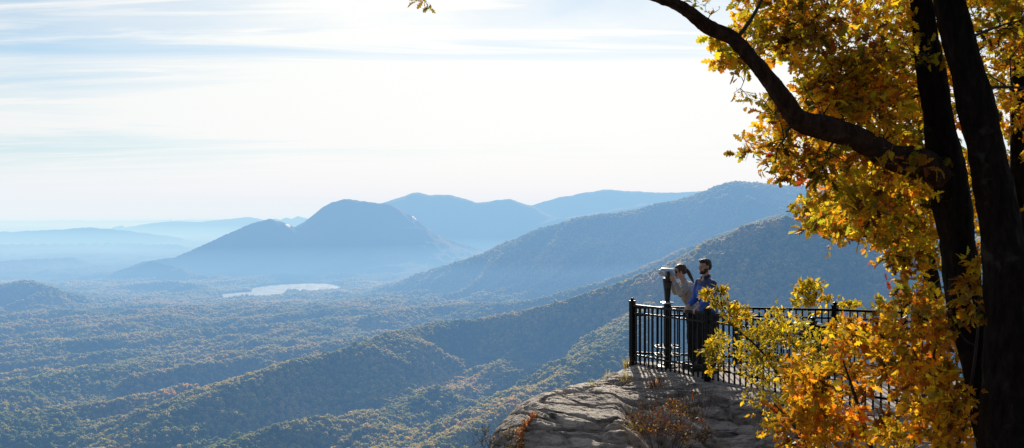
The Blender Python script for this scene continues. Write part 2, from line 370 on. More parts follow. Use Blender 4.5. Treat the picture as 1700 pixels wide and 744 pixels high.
# ---- the woods on the near ranges: instanced tree crowns, far too many to count
def terrain_lookup(X, Y):
    u = X/Y*F+850
    iu = (u-t_us[0])/(t_us[1]-t_us[0]); iy = np.interp(Y, t_ys, np.arange(len(t_ys)))
    i0 = np.clip(np.floor(iu).astype(int), 0, len(t_us)-2); j0 = np.clip(np.floor(iy).astype(int), 0, len(t_ys)-2)
    fu = iu-i0; fy = iy-j0
    return (t_Z[j0, i0]*(1-fu)*(1-fy)+t_Z[j0, i0+1]*fu*(1-fy)+t_Z[j0+1, i0]*(1-fu)*fy+t_Z[j0+1, i0+1]*fu*fy)
def wood_points():
    # visibility from the lookout, per terrain column
    elev = (t_Z-CAMZ)/t_ys[:, None]
    prev = np.maximum.accumulate(np.vstack([np.full((1, elev.shape[1]), -9), elev[:-1]]), axis=0)
    vis = (elev > prev-0.004)
    P = []
    for y0, y1, sp, sc in ((900, 2200, 9.5, 1.2), (2200, 3600, 11.0, 1.35), (3600, 5200, 12.5, 1.35), (5200, 7300, 16.0, 1.55)):
        xmax = y1*(1900-850)/F; xmin = -y1*1050/F
        xs = np.arange(xmin, xmax, sp); yy = np.arange(y0, y1, sp)
        X, Y = np.meshgrid(xs, yy); X = X.ravel(); Y = Y.ravel()
        X = X+rng.uniform(-.5, .5, X.size)*sp; Y = Y+rng.uniform(-.5, .5, Y.size)*sp
        u = X/Y*F+850; k = (u > -120) & (u < 1820); X = X[k]; Y = Y[k]; u = u[k]
        iu = np.clip(((u-t_us[0])/(t_us[1]-t_us[0])).round().astype(int), 0, len(t_us)-1)
        iy = np.clip(np.interp(Y, t_ys, np.arange(len(t_ys))).round().astype(int), 0, len(t_ys)-1)
        k = vis[iy, iu]; X = X[k]; Y = Y[k]
        Z = terrain_lookup(X, Y)
        k = Z > LAKE_Z+4; X, Y, Z = X[k], Y[k], Z[k]
        S = sc*np.clip(rng.normal(1.0, 0.28, X.size), 0.45, 1.8)*4.6
        P.append(np.stack([X, Y, Z+S*0.55, S], -1))
    return np.concatenate(P)
def crown_mat():
    m, nt, out = newmat('autumn_woods'); L = nt.links.new
    a = N(nt, 'ShaderNodeAttribute', attribute_type='INSTANCER', attribute_name='tone')
    r = ramp(nt, [(0.0, (0.04, 0.09, 0.02)), (0.22, (0.13, 0.20, 0.04)), (0.5, (0.44, 0.40, 0.11)), (0.72, (0.66, 0.48, 0.15)), (0.88, (0.74, 0.40, 0.12)), (1.0, (0.76, 0.48, 0.28))])
    L(a.outputs['Fac'], r.inputs['Fac'])
    b = N(nt, 'ShaderNodeBsdfDiffuse', i_Roughness=1.0); L(r.outputs['Color'], b.inputs['Color'])
    t = N(nt, 'ShaderNodeBsdfTranslucent'); L(r.outputs['Color'], t.inputs['Color'])
    g = N(nt, 'ShaderNodeTexCoord'); n = N(nt, 'ShaderNodeTexNoise', i_Scale=3.0, i_Detail=3.0); L(g.outputs['Object'], n.inputs['Vector'])
    bp = N(nt, 'ShaderNodeBump', i_Strength=1.0, i_Distance=0.5); L(n.outputs['Fac'], bp.inputs['Height'])
    mx = N(nt, 'ShaderNodeMixShader', i_0=0.6); L(b.outputs[0], mx.inputs[1]); L(t.outputs[0], mx.inputs[2])
    L(mx.outputs[0], out.inputs['Surface']); return m
def build_woods():
    P = wood_points()
    print('wood points', len(P))
    me = bpy.data.meshes.new('woods'); me.vertices.add(len(P)); me.vertices.foreach_set('co', P[:, :3].astype(np.float32).ravel())
    a = me.attributes.new('size', 'FLOAT', 'POINT'); a.data.foreach_set('value', P[:, 3].astype(np.float32))
    X, Y = P[:, 0], P[:, 1]
    tone = 0.45+0.34*fbm(X/420, Y/420, 4)+rng.normal(0, 0.10, len(P))*np.clip(3600/Y, 0.45, 1); tone = np.clip(tone, 0, 1)
    a = me.attributes.new('tone', 'FLOAT', 'POINT'); a.data.foreach_set('value', tone.astype(np.float32))
    a = me.attributes.new('pick', 'INT', 'POINT'); a.data.foreach_set('value', rng.integers(0, 3, len(P)).astype(np.int32))
    a = me.attributes.new('turn', 'FLOAT', 'POINT'); a.data.foreach_set('value', rng.uniform(0, 6.28, len(P)).astype(np.float32))
    o = link_mesh('woods', me)
    ng = bpy.data.node_groups.new('tree_crowns', 'GeometryNodeTree')
    ng.interface.new_socket('Geometry', in_out='INPUT', socket_type='NodeSocketGeometry')
    ng.interface.new_socket('Geometry', in_out='OUTPUT', socket_type='NodeSocketGeometry')
    G = lambda t, **k: N(ng, t, **k); LL = ng.links.new
    gi = G('NodeGroupInput'); go = G('NodeGroupOutput')
    g2i = G('GeometryNodeGeometryToInstance')
    quad = G('GeometryNodeMeshGrid'); quad.inputs['Size X'].default_value = 0.52; quad.inputs['Size Y'].default_value = 0.44; quad.inputs['Vertices X'].default_value = 2; quad.inputs['Vertices Y'].default_value = 2
    for k in range(3):
        shells = G('GeometryNodeJoinGeometry')
        for rad, dens in ((1.0, 7.0), (0.62, 7.0)):
            ico = G('GeometryNodeMeshIcoSphere'); ico.inputs['Radius'].default_value = rad; ico.inputs['Subdivisions'].default_value = 3
            pos = G('GeometryNodeInputPosition')
            no = G('ShaderNodeTexNoise', i_Scale=1.35, i_Detail=2.0); no.noise_dimensions = '4D'; no.inputs['W'].default_value = 3.7*k
            LL(pos.outputs[0], no.inputs['Vector'])
            mr = G('ShaderNodeMapRange'); LL(no.outputs['Fac'], mr.inputs['Value']); mr.inputs['From Min'].default_value = 0.3; mr.inputs['From Max'].default_value = 0.7
            mr.inputs['To Min'].default_value = 0.55; mr.inputs['To Max'].default_value = 1.3
            sc = G('ShaderNodeVectorMath', operation='SCALE'); LL(pos.outputs[0], sc.inputs[0]); LL(mr.outputs[0], sc.inputs['Scale'])
            sp = G('GeometryNodeSetPosition'); LL(ico.outputs[0], sp.inputs['Geometry']); LL(sc.outputs[0], sp.inputs['Position'])
            dp = G('GeometryNodeDistributePointsOnFaces'); dp.inputs['Density'].default_value = dens; dp.inputs['Seed'].default_value = 5+k; LL(sp.outputs[0], dp.inputs[0])
            rr = G('FunctionNodeRandomValue', data_type='FLOAT_VECTOR'); rr.inputs[0].default_value = (0.65, -0.7, -3.14); rr.inputs[1].default_value = (2.1, 0.7, 3.14); rr.inputs['Seed'].default_value = 9+k
            rot = G('FunctionNodeEulerToRotation'); LL(rr.outputs[0], rot.inputs[0])
            io = G('GeometryNodeInstanceOnPoints'); LL(dp.outputs[0], io.inputs['Points']); LL(quad.outputs[0], io.inputs['Instance']); LL(rot.outputs[0], io.inputs['Rotation'])
            rz = G('GeometryNodeRealizeInstances'); LL(io.outputs[0], rz.inputs[0]); LL(rz.outputs[0], shells.inputs[0])
        sm = G('GeometryNodeSetMaterial'); sm.inputs['Material'].default_value = CROWN; LL(shells.outputs[0], sm.inputs['Geometry'])
        LL(sm.outputs[0], g2i.inputs[0])
    def att(nm, dt):
        n = G('GeometryNodeInputNamedAttribute', data_type=dt); n.inputs['Name'].default_value = nm; return n
    m2p = G('GeometryNodeMeshToPoints'); LL(gi.outputs[0], m2p.inputs[0])
    iop = G('GeometryNodeInstanceOnPoints'); LL(m2p.outputs[0], iop.inputs['Points']); LL(g2i.outputs[0], iop.inputs['Instance'])
    iop.inputs['Pick Instance'].default_value = True
    LL(att('pick', 'INT').outputs[0], iop.inputs['Instance Index'])
    LL(att('size', 'FLOAT').outputs[0], iop.inputs['Scale'])
    cx = G('ShaderNodeCombineXYZ'); LL(att('turn', 'FLOAT').outputs[0], cx.inputs[2])
    e2r = G('FunctionNodeEulerToRotation'); LL(cx.outputs[0], e2r.inputs[0]); LL(e2r.outputs[0], iop.inputs['Rotation'])
    LL(iop.outputs[0], go.inputs[0])
    md = o.modifiers.new('crowns', 'NODES'); md.node_group = ng
    tag(o, 'far autumn woodland covering the valley and the nearer ridges', 'woodland', kind='stuff')
    return o
CROWN = crown_mat()
build_woods()

# ------------------------------------------------------------------ the rock ledge
def catmull(P, n):
    P = np.array(P, float); P = np.vstack([2*P[0]-P[1], P, 2*P[-1]-P[-2]])
    out = []
    m = len(P)-3
    for s in np.linspace(0, m-1e-6, n):
        i = int(s); t = s-i; p0, p1, p2, p3 = P[i:i+4]
        out.append(0.5*((2*p1)+(-p0+p2)*t+(2*p0-5*p1+4*p2-p3)*t*t+(-p0+3*p1-3*p2+p3)*t**3))
    return np.array(out)

def sstep(x, a, b):
    t = np.clip((x-a)/(b-a), 0, 1); return t*t*(3-2*t)

FA = (2.05, 15.4); FB = (3.00, 13.85); FC = (4.10, 12.30); FD = (5.62, 10.75)     # near railing
FE = (3.75, 15.15); FF = (5.06, 14.15); FG = (5.95, 13.7); FH = (6.85, 13.2)      # far railing
def fence_side(x, y):
    """signed distance towards the camera from the line of the near railing"""
    d = np.full(np.shape(x), -1e9)
    for a, b in ((FA, FB), (FB, FC), (FC, FD)):
        ex, ey = b[0]-a[0], b[1]-a[1]; L_ = math.hypot(ex, ey)
        d = np.maximum(d, ((x-a[0])*ey-(y-a[1])*ex)/L_)
    return -d if False else d
def ground_z(x, y):
    x = np.asarray(x, float); y = np.asarray(y, float)
    # distance in front of the railing line
    q = np.minimum.reduce([((a[1]-y)*(b[0]-a[0])-(a[0]-x)*(b[1]-a[1]))/math.hypot(b[0]-a[0], b[1]-a[1]) for a, b in ((FA, FB), (FB, FC), (FC, FD))])
    q = np.clip(q, 0, None)
    z = -(0.03+0.10*sstep(x, 1.3, 2.3))*q-0.45*sstep(q, 2.5, 3.7)*sstep(x, 1.9, 1.2)-0.26*sstep(q, 0.35, 1.1)*sstep(x, 2.0, 3.0)-0.75*sstep(q, 1.15, 2.1)*sstep(x, 1.35, 2.1)
    z = z+0.08*np.exp(-(((x-0.75)/0.8)**2+((y-12.9)/1.0)**2))
    z = np.maximum(z, -1.15)
    z = z-0.05*sstep(15.5-y, 0, -0.4)
    # climbs again towards the place the photograph was taken from
    up = 0.30*np.clip(9.2-y, 0, None)
    z = np.maximum(z, np.minimum(-1.0+up, 0.85))+0.0
    right = sstep(x, 3.2, 5.0)*sstep(y, 11.5, 8.5)
    z = z*(1-right)+(0.25)*right*1.0
    return z
def rock_noise(X, Y, Z):
    # foliated gneiss: long low ledges running across, plus knobs and cracks
    a = math.radians(-24); p = X*math.cos(a)+Y*math.sin(a); q = -X*math.sin(a)+Y*math.cos(a)
    w = 0.35*noise2(p*0.6, q*0.6)
    led = fbm(p*0.55+3, q*1.9+w*3+Z*2.2, 4, True)
    step = (q*1.25+w*2.2+Z*1.2); st = step-np.floor(step)
    terr = sstep(st, 0.0, 0.75)-st*1.0
    knob = noise3(X*1.1, Y*1.1, Z*1.1)
    fine = fbm(X*5.5+Z*4, Y*5.5-Z*3, 4)
    crack = -np.clip(0.10-np.abs(noise3(X*0.9+8, Y*1.7, Z*1.7)), 0, 0.1)*1.5
    crk2 = -np.clip(0.05-np.abs(fbm(p*0.5+4, q*1.6+w*2+Z*1.6, 3)), 0, 0.05)*1.6
    chip = 0.018*fbm(p*7, q*16+Z*14, 3, True)
    return 0.045*led+0.025*terr+0.12*knob+0.030*fine+crack*0.9+crk2*0.8+chip-0.04
def build_rock():
    E = catmull([(-2.4, -4), (-1.7, 1), (-1.0, 5), (-0.8, 8.5), (-0.62, 10.4), (-0.52, 11.6), (-0.42, 12.6), (-0.15, 13.4), (0.4, 14.1), (1.0, 14.8), (1.6, 15.6), (2.3, 16.0), (3.2, 15.95), (4.6, 15.35), (6.0, 14.6), (7.8, 13.9), (11, 12.8)], 900)
    I = catmull([(9, -4), (9, -1), (9, 2), (8.6, 4.5), (8, 6.5), (7.6, 7.6), (7.4, 8.2), (7.2, 8.6), (7.2, 9.0), (7.3, 9.4), (7.5, 9.8), (7.8, 10.1), (8.2, 10.3), (8.8, 10.4), (9.4, 10.4), (10.2, 10.3), (11.2, 10.1)], 900)
    T = np.gradient(E, axis=0); T /= np.linalg.norm(T, axis=1)[:, None]
    Nn = np.stack([-T[:, 1], T[:, 0]], 1)            # outward = to the left of travel
    Rr = 1.05*np.ones(900); Rr[520:] = np.interp(np.arange(520, 900), [520, 620, 900], [1.05, 0.35, 0.3])
    tt = (1-np.linspace(0, 1, 260)**1.6)             # 1 at interior
    prof = np.concatenate([np.linspace(0, math.pi/2*0.96, 70)])
    wall = 0.06*np.arange(1, 140)**1.25
    inset = E-Nn*Rr[:, None]
    rows = []
    for t in tt: 
        XY = inset*(1-t)+I*t; rows.append(np.column_stack([XY, ground_z(XY[:, 0], XY[:, 1])]))
    z0 = rows[-1][:, 2]
    for a in prof[1:]:
        XY = inset+Nn*(Rr*math.sin(a))[:, None]
        rows.append(np.column_stack([XY, z0*0.4+0.6*ground_z(XY[:, 0], XY[:, 1])-Rr*0.85*(1-math.cos(a))]))
    last = rows[-1]
    for w in wall:
        XY = last[:, :2]+Nn*0.10*w; rows.append(np.column_stack([XY, last[:, 2]-w]))
    G = np.array(rows)
    X, Y, Z = G[..., 0], G[..., 1], G[..., 2]
    dr = np.gradient(G, axis=0); dc = np.gradient(G, axis=1)
    nrm = np.cross(dr, dc); nrm /= np.linalg.norm(nrm, axis=-1)[..., None]+1e-12
    nrm *= np.sign(nrm[..., 2:3]+1e-6) if False else 1
    if nrm[10, 400, 2] < 0: nrm = -nrm
    amp = (1.0-0.85*deck_zone(X, Y))*(1-0.35*sstep(X, 1.6, 0.8))
    G = G+nrm*(rock_noise(X, Y, Z)*amp)[..., None]
    nr, nc = X.shape
    idx = np.arange(nr*nc).reshape(nr, nc)
    f = np.stack([idx[:-1, :-1], idx[1:, :-1], idx[1:, 1:], idx[:-1, 1:]], -1).reshape(-1, 4)
    me = np_mesh('rock_ledge', G.reshape(-1, 3), f)
    return me, G
def deck_zone(X, Y):
    q = np.minimum.reduce([((a[1]-Y)*(b[0]-a[0])-(a[0]-X)*(b[1]-a[1]))/math.hypot(b[0]-a[0], b[1]-a[1]) for a, b in ((FA, FB), (FB, FC), (FC, FD))])
    return sstep(-q, -0.12, 0.10)
def rock_mat():
    m, nt, out = newmat('weathered_gneiss'); L = nt.links.new
    b = N(nt, 'ShaderNodeBsdfPrincipled'); b.inputs['Roughness'].default_value = 0.72; b.inputs['Specular IOR Level'].default_value = 0.45
    g = N(nt, 'ShaderNodeNewGeometry')
    mp = N(nt, 'ShaderNodeMapping'); mp.inputs['Rotation'].default_value = (0.25, 0.1, math.radians(24)); mp.inputs['Scale'].default_value = (0.8, 3.2, 5.0); L(g.outputs['Position'], mp.inputs[0])
    n1 = N(nt, 'ShaderNodeTexNoise', i_Scale=1.6, i_Detail=9.0, i_Roughness=0.66, i_Distortion=0.8); L(mp.outputs[0], n1.inputs['Vector'])
    n2 = N(nt, 'ShaderNodeTexNoise', i_Scale=2.2, i_Detail=8.0, i_Roughness=0.7); L(g.outputs['Position'], n2.inputs['Vector'])
    r = ramp(nt, [(0.30, (0.05, 0.042, 0.038)), (0.41, (0.30, 0.235, 0.19)), (0.54, (0.62, 0.49, 0.39)), (0.72, (0.74, 0.62, 0.51))]); L(n1.outputs['Fac'], r.inputs['Fac'])
    dk = ramp(nt, [(0.32, (0.12, 0.125, 0.12)), (0.44, (1, 1, 1))]); L(n2.outputs['Fac'], dk.inputs['Fac'])
    mu = N(nt, 'ShaderNodeMix', data_type='RGBA', blend_type='MULTIPLY'); mu.inputs[0].default_value = 0.8; L(r.outputs['Color'], mu.inputs[6]); L(dk.outputs['Color'], mu.inputs[7])
    # lichen spots
    vo = N(nt, 'ShaderNodeTexVoronoi', i_Scale=9.0, feature='F1'); L(g.outputs['Position'], vo.inputs['Vector'])
    n3 = N(nt, 'ShaderNodeTexNoise', i_Scale=14.0, i_Detail=4.0); L(g.outputs['Position'], n3.inputs['Vector'])
    ms = N(nt, 'ShaderNodeMath', operation='ADD'); L(vo.outputs['Distance'], ms.inputs[0]); L(n3.outputs['Fac'], ms.inputs[1])
    lr = ramp(nt, [(0.58, (1, 1, 1)), (0.66, (0, 0, 0))]); L(ms.outputs[0], lr.inputs['Fac'])
    lm = N(nt, 'ShaderNodeMix', data_type='RGBA'); lm.inputs[7].default_value = (0.10, 0.12, 0.11, 1); L(mu.outputs[2], lm.inputs[6])
    lf = N(nt, 'ShaderNodeMath', operation='MULTIPLY'); L(lr.outputs['Color'], lf.inputs[0]); lf.inputs[1].default_value = 0.6; L(lf.outputs[0], lm.inputs[0])
    L(lm.outputs[2], b.inputs['Base Color'])
    n4 = N(nt, 'ShaderNodeTexNoise', i_Scale=22.0, i_Detail=8.0, i_Roughness=0.7); L(mp.outputs[0], n4.inputs['Vector'])
    n5 = N(nt, 'ShaderNodeTexNoise', i_Scale=5.0, i_Detail=8.0, i_Roughness=0.65); L(mp.outputs[0], n5.inputs['Vector'])
    bp = N(nt, 'ShaderNodeBump', i_Strength=0.8, i_Distance=0.03); L(n4.outputs['Fac'], bp.inputs['Height'])
    bp2 = N(nt, 'ShaderNodeBump', i_Strength=0.9, i_Distance=0.10); L(n5.outputs['Fac'], bp2.inputs['Height']); L(bp.outputs['Normal'], bp2.inputs['Normal'])
    L(bp2.outputs['Normal'], b.inputs['Normal'])
    L(b.outputs[0], out.inputs['Surface']); return m
rock_me, rock_G = build_rock()
rock = link_mesh('rock_ledge', rock_me, rock_mat(), smooth=True); tag(rock, kind='structure')
_rx = rock_G[:330].reshape(-1, 3)
from mathutils import kdtree
_kd = kdtree.KDTree(len(_rx[::3]))
for _i, _c in enumerate(_rx[::3]): _kd.insert((_c[0], _c[1], 0), _i)
_kd.balance()
def rock_z(x, y):
    _, i, _ = _kd.find((x, y, 0)); return float(_rx[::3][i][2])

# pale paved platform inside the railings
def inset_poly():
    P = [FA, FB, FC, FD, (5.9, 10.5), (8.5, 11.6), FH, FG, FF, FE]
    c = np.array([4.6, 13.4]); out = []
    for p in P:
        v = c-np.array(p); out.append(np.array(p)+v/np.linalg.norm(v)*0.02)
    return out
bm = bmesh.new(); PL = inset_poly()
vt = [bm.verts.new((p[0], p[1], 0.035)) for p in PL]; vb = [bm.verts.new((p[0], p[1], -0.30)) for p in PL]
bm.faces.new(vt if True else vt)
for i in range(len(PL)): bm.faces.new((vt[i], vb[i], vb[(i+1) % len(PL)], vt[(i+1) % len(PL)]))
bmesh.ops.recalc_face_normals(bm, faces=bm.faces)
plat = link_mesh('pavement', bm_mesh(bm, 'pavement'), simple_mat('pale_paving', (0.46, 0.38, 0.34), 0.85, var=0.25, scale=14, bump=0.6, bscale=60)); tag(plat, kind='structure')

# ------------------------------------------------------------------ railings
M_RAIL = simple_mat('black_railing_paint', (0.0015, 0.0015, 0.002), 0.30, spec=0.15, var=0.3, scale=30, bump=0.15, bscale=200)
def railing(name, label, pts, zs, hs, skip=0):
    """pts: plan points of the posts, zs: their foot levels, hs: post heights"""
    root = empty(name, (pts[0][0], pts[0][1], zs[0])); tag(root, label, 'railing')
    for (x, y), z, h in list(zip(pts, zs, hs))[skip:]:
        bm = bmesh.new(); bm_box(bm, (x, y, z+h/2-0.06), (0.082, 0.082, h+0.10), rz=0.7, bev=0.006)
        p = link_mesh('post', bm_mesh(bm, 'post'), M_RAIL, root)
        bm = bmesh.new(); bm_box(bm, (x, y, z+h-0.002), (0.098, 0.098, 0.022), rz=0.7, bev=0.005)
        bm_lathe(bm, [(0.022, 0.008), (0.034, 0.018), (0.038, 0.032), (0.030, 0.048), (0.012, 0.057)], (x, y, z+h), 12)
        link_mesh('post_cap', bm_mesh(bm, 'post_cap'), M_RAIL, root)
        bm = bmesh.new(); bm_box(bm, (x, y, z+0.046), (0.15, 0.15, 0.014), rz=0.7, bev=0.004)
        for sx in (-1, 1):
            for sy in (-1, 1): bm_lathe(bm, [(0.010, 0), (0.010, 0.012), (0.004, 0.016)], Vector((x, y, z+0.053))+Matrix.Rotation(0.7, 3, 'Z') @ Vector((sx*0.058, sy*0.058, 0)), 8)
        link_mesh('base_plate', bm_mesh(bm, 'base_plate'), M_RAIL, root)
    for k in range(len(pts)-1):
        a = Vector((*pts[k], zs[k])); b = Vector((*pts[k+1], zs[k+1])); ha, hb = hs[k]-0.07, hs[k+1]-0.07
        d = (b-a).normalized()*0.041
        for nm, oa, ob, w, h in (('top_rail', ha, hb, 0.050, 0.038), ('middle_rail', ha-0.13, hb-0.13, 0.030, 0.030), ('bottom_rail', 0.20, 0.20, 0.030, 0.034)):
            bm = bmesh.new(); bm_beam(bm, a+d+Vector((0, 0, oa)), b-d+Vector((0, 0, ob)), w, h, 0.004)
            link_mesh(nm, bm_mesh(bm, nm), M_RAIL, root)
        Ls = (b-a).length; n = max(2, int(round(Ls/0.105)))
        first = None
        for i in range(1, n):
            t = i/n; c = a.lerp(b, t); top = ha*(1-t)+hb*t-0.02
            if first is None:
                bm = bmesh.new(); bm_box(bm, (0, 0, 0), (0.021, 0.021, 1.0), rz=math.atan2(b.y-a.y, b.x-a.x))
                first = bm_mesh(bm, 'picket'); first.materials.append(M_RAIL)
            o = bpy.data.objects.new('picket', first); COL.objects.link(o); o.parent = root
            o.matrix_parent_inverse = Matrix.Translation(-Vector(root.location))
            zb = 0.035
            o.location = (c.x, c.y, c.z+(zb+top)/2); o.scale = (1, 1, top-zb)
    return root
def pt_on(a, b, u):
    k = (u-850)/F; t = (k*a[1]-a[0])/((b[0]-a[0])-k*(b[1]-a[1])); return (a[0]+(b[0]-a[0])*t, a[1]+(b[1]-a[1])*t), t
near_pts = [FA, FB, FC, FD]; near_z = [-0.05, -0.01, 0.0, 0.0]; near_h = [1.11, 1.11, 1.11, 1.11]
railing('near_railing', 'black metal picket railing in front of the two people along the rock edge', near_pts, near_z, near_h)
far_pts = [(2.06, 15.405), FE, FF, FG, FH]; far_z = [-0.02, -0.05, 0.02, 0.02, 0.02]; far_h = [1.04, 1.09, 1.10, 1.11, 1.11]
railing('far_railing', 'black metal picket railing behind the two people on the valley side', far_pts, far_z, far_h, 1)
def rail_top(u):
    p, t = pt_on(FA, FB, u); z = (near_z[0]+(near_z[1]-near_z[0])*t)+1.04+0.019
    return Vector((p[0], p[1], z))

# ------------------------------------------------------------------ coin-operated viewer
def viewer():
    X, Y = (1108-850)/F*14.85, 14.85
    root = empty('coin_binoculars', (X, Y, 0.035)); tag(root, 'silver headed coin binocular viewer on black pedestal that the woman looks into', 'binoculars')
    blk = simple_mat('viewer_black_cast_iron', (0.014, 0.014, 0.015), 0.4, var=0.3, scale=20)
    sil = simple_mat('viewer_silver_enamel', (0.55, 0.62, 0.70), 0.30, metal=0.55, var=0.08, scale=12)
    gls = simple_mat('viewer_lens', (0.02, 0.02, 0.03), 0.05)
    def P(nm, fn, mat, par=root, smooth=True):
        bm = bmesh.new(); fn(bm); bmesh.ops.recalc_face_normals(bm, faces=bm.faces); return link_mesh(nm, bm_mesh(bm, nm), mat, par, smooth=False)
    z0 = 0.035
    P('base_plate', lambda bm: bm_lathe(bm, [(0.17, 0), (0.17, 0.02), (0.12, 0.035), (0.075, 0.06)], (X, Y, z0), 32), blk)
    P('lower_post', lambda bm: bm_lathe(bm, [(0.062, 0.05), (0.062, 1.02), (0.050, 1.04)], (X, Y, z0), 24), blk)
    # round foot step
    for hz in (0.20, 0.33):
        def ring(bm, hz=hz):
            n = 40
            for i in range(n):
                a0, a1 = 2*math.pi*i/n, 2*math.pi*(i+1)/n
                bm_beam(bm, (X+0.21*math.cos(a0), Y+0.21*math.sin(a0), hz+z0), (X+0.21*math.cos(a1), Y+0.21*math.sin(a1), hz+z0), 0.022, 0.022)
            for i in range(4):
                a0 = math.pi/4+math.pi/2*i; bm_beam(bm, (X+0.06*math.cos(a0), Y+0.06*math.sin(a0), hz+z0), (X+0.21*math.cos(a0), Y+0.21*math.sin(a0), hz+z0), 0.02, 0.02)
        P('foot_ring', ring, blk)
    P('flange', lambda bm: bm_lathe(bm, [(0.05, 1.03), (0.105, 1.045), (0.105, 1.062), (0.05, 1.075)], (X, Y, z0), 32), sil)
    P('column', lambda bm: bm_lathe(bm, [(0.046, 1.07), (0.046, 1.12), (0.056, 1.25), (0.072, 1.38), (0.082, 1.44), (0.072, 1.46)], (X, Y, z0), 28), blk)
    P('coin_box', lambda bm: bm_box(bm, (X, Y-0.06, z0+1.34), (0.07, 0.05, 0.10), bev=0.008), blk)
    def yoke(bm):
        for s in (-1, 1):
            bm_box(bm, (X, Y+s*0.105, z0+1.50), (0.05, 0.016, 0.15), bev=0.006)
        bm_box(bm, (X, Y, z0+1.445), (0.06, 0.226, 0.02), bev=0.006)
    P('yoke', yoke, blk)
    def head(bm):   # horizontal barrel with a domed top, long axis along X
        n, st = 28, 9; rings = []
        for k in range(st):
            t = k/(st-1); x = X-0.115+0.23*t; s = 1.0-0.10*abs(t-0.45)**1.5*2
            if k == 0 or k == st-1: s *= 0.9
            ring_ = []
            for i in range(n):
                a = 2*math.pi*i/n; cy, cz = math.cos(a), math.sin(a)
                cy = math.copysign(abs(cy)**0.62, cy); cz = math.copysign(abs(cz)**0.62, cz)
                ring_.append(bm.verts.new((x, Y+0.092*s*cy, z0+1.555+0.070*s*cz+0.01*(t-0.5)*-1)))
            rings.append(ring_)
        for k in range(st-1):
            for i in range(n): bm.faces.new((rings[k][i], rings[k][(i+1) % n], rings[k+1][(i+1) % n], rings[k+1][i]))
        bm.faces.new(rings[0]); bm.faces.new(list(reversed(rings[-1])))
    h = P('head', head, sil); h.data.polygons.foreach_set('use_smooth', [True]*len(h.data.polygons))
    def rim(bm): 
        for s in (-1, 1): bm_lathe(bm, [(0.036, 0), (0.040, 0.010), (0.040, 0.03), (0.033, 0.032)], (X-0.112, Y+s*0.042, z0+1.56), 20, axis=(-1, 0, 0))
    P('lens_hood', rim, sil, h)
    def lens(bm):
        for s in (-1, 1): bm_lathe(bm, [(0.030, 0), (0.030, 0.034)], (X-0.112, Y+s*0.042, z0+1.56), 20, axis=(-1, 0, 0))
    P('lens', lens, gls, h)
    def eye(bm):
        for s in (-1, 1): bm_lathe(bm, [(0.026, 0), (0.026, 0.02), (0.021, 0.028), (0.022, 0.045)], (X+0.108, Y+s*0.033, z0+1.56), 18, axis=(1, 0, 0))
    P('eyepiece', eye, blk, h)
    def face(bm): bm_box(bm, (X+0.01, Y-0.094, z0+1.555), (0.12, 0.004, 0.05), bev=0.0015)
    P('instruction_plate', face, simple_mat('viewer_plate', (0.25, 0.40, 0.62), 0.4, var=0.3, scale=60), h)
viewer()

# a dark bin behind the corner post of the near railing
def bin_():
    X, Y = (1352-850)/F*12.9, 12.9
    root = empty('litter_bin', (X, Y, 0.035)); tag(root, 'dark metal litter bin with rounded lid beside the post of the near railing', 'litter bin')
    blk = simple_mat('bin_black_metal', (0.012, 0.012, 0.012), 0.5, var=0.3, scale=20)
    bm = bmesh.new(); bm_lathe(bm, [(0.17, 0.0), (0.18, 0.03), (0.195, 0.80), (0.205, 0.82), (0.205, 0.85), (0.19, 0.86)], (X, Y, 0.035), 28); link_mesh('body', bm_mesh(bm, 'body'), blk, root)
    bm = bmesh.new(); bm_lathe(bm, [(0.20, 0.862), (0.205, 0.89), (0.17, 0.94), (0.10, 0.965), (0.06, 0.968)], (X, Y, 0.035), 28); link_mesh('lid', bm_mesh(bm, 'lid'), blk, root)
    bm = bmesh.new()
    for i in range(20):
        a = 2*math.pi*i/20; bm_beam(bm, (X+0.19*math.cos(a), Y+0.19*math.sin(a), 0.10), (X+0.208*math.cos(a), Y+0.208*math.sin(a), 0.82), 0.02, 0.012)
    link_mesh('slats', bm_mesh(bm, 'slats'), blk, root)
bin_()

# ------------------------------------------------------------------ people
def skin_bm(verts, edges, radii, root_i=0, sub=2):
    me = bpy.data.meshes.new('tmp'); me.from_pydata([tuple(v) for v in verts], edges, [])
    o = bpy.data.objects.new('tmp', me); COL.objects.link(o)
    sk = o.modifiers.new('s', 'SKIN'); sk.use_smooth_shade = True; sk.branch_smoothing = 0.6
    for i, r in enumerate(radii):
        d = me.skin_vertices[0].data[i]; d.radius = (r, r) if not isinstance(r, tuple) else r; d.use_root = (i == root_i)
    sb = o.modifiers.new('u', 'SUBSURF'); sb.levels = sub; sb.render_levels = sub
    bpy.context.view_layer.update()
    ev = o.evaluated_get(bpy.context.evaluated_depsgraph_get()); m2 = bpy.data.meshes.new_from_object(ev)
    bm = bmesh.new(); bm.from_mesh(m2); bpy.data.objects.remove(o); bpy.data.meshes.remove(m2); bpy.data.meshes.remove(me)
    return bm
def add_blob(bm, c, r, fr, sub=3):
    """ellipsoid with radii r along the frame axes fr = (forward, left, up)"""
    M = Matrix((fr[0], fr[1], fr[2])).transposed().to_4x4()
    bmesh.ops.create_icosphere(bm, subdivisions=sub, radius=1.0, matrix=Matrix.Translation(c) @ M @ Matrix.Diagonal((*r, 1)))
def merge(bm, other):
    me = bpy.data.meshes.new('x'); other.to_mesh(me); other.free(); bm.from_mesh(me); bpy.data.meshes.remove(me)
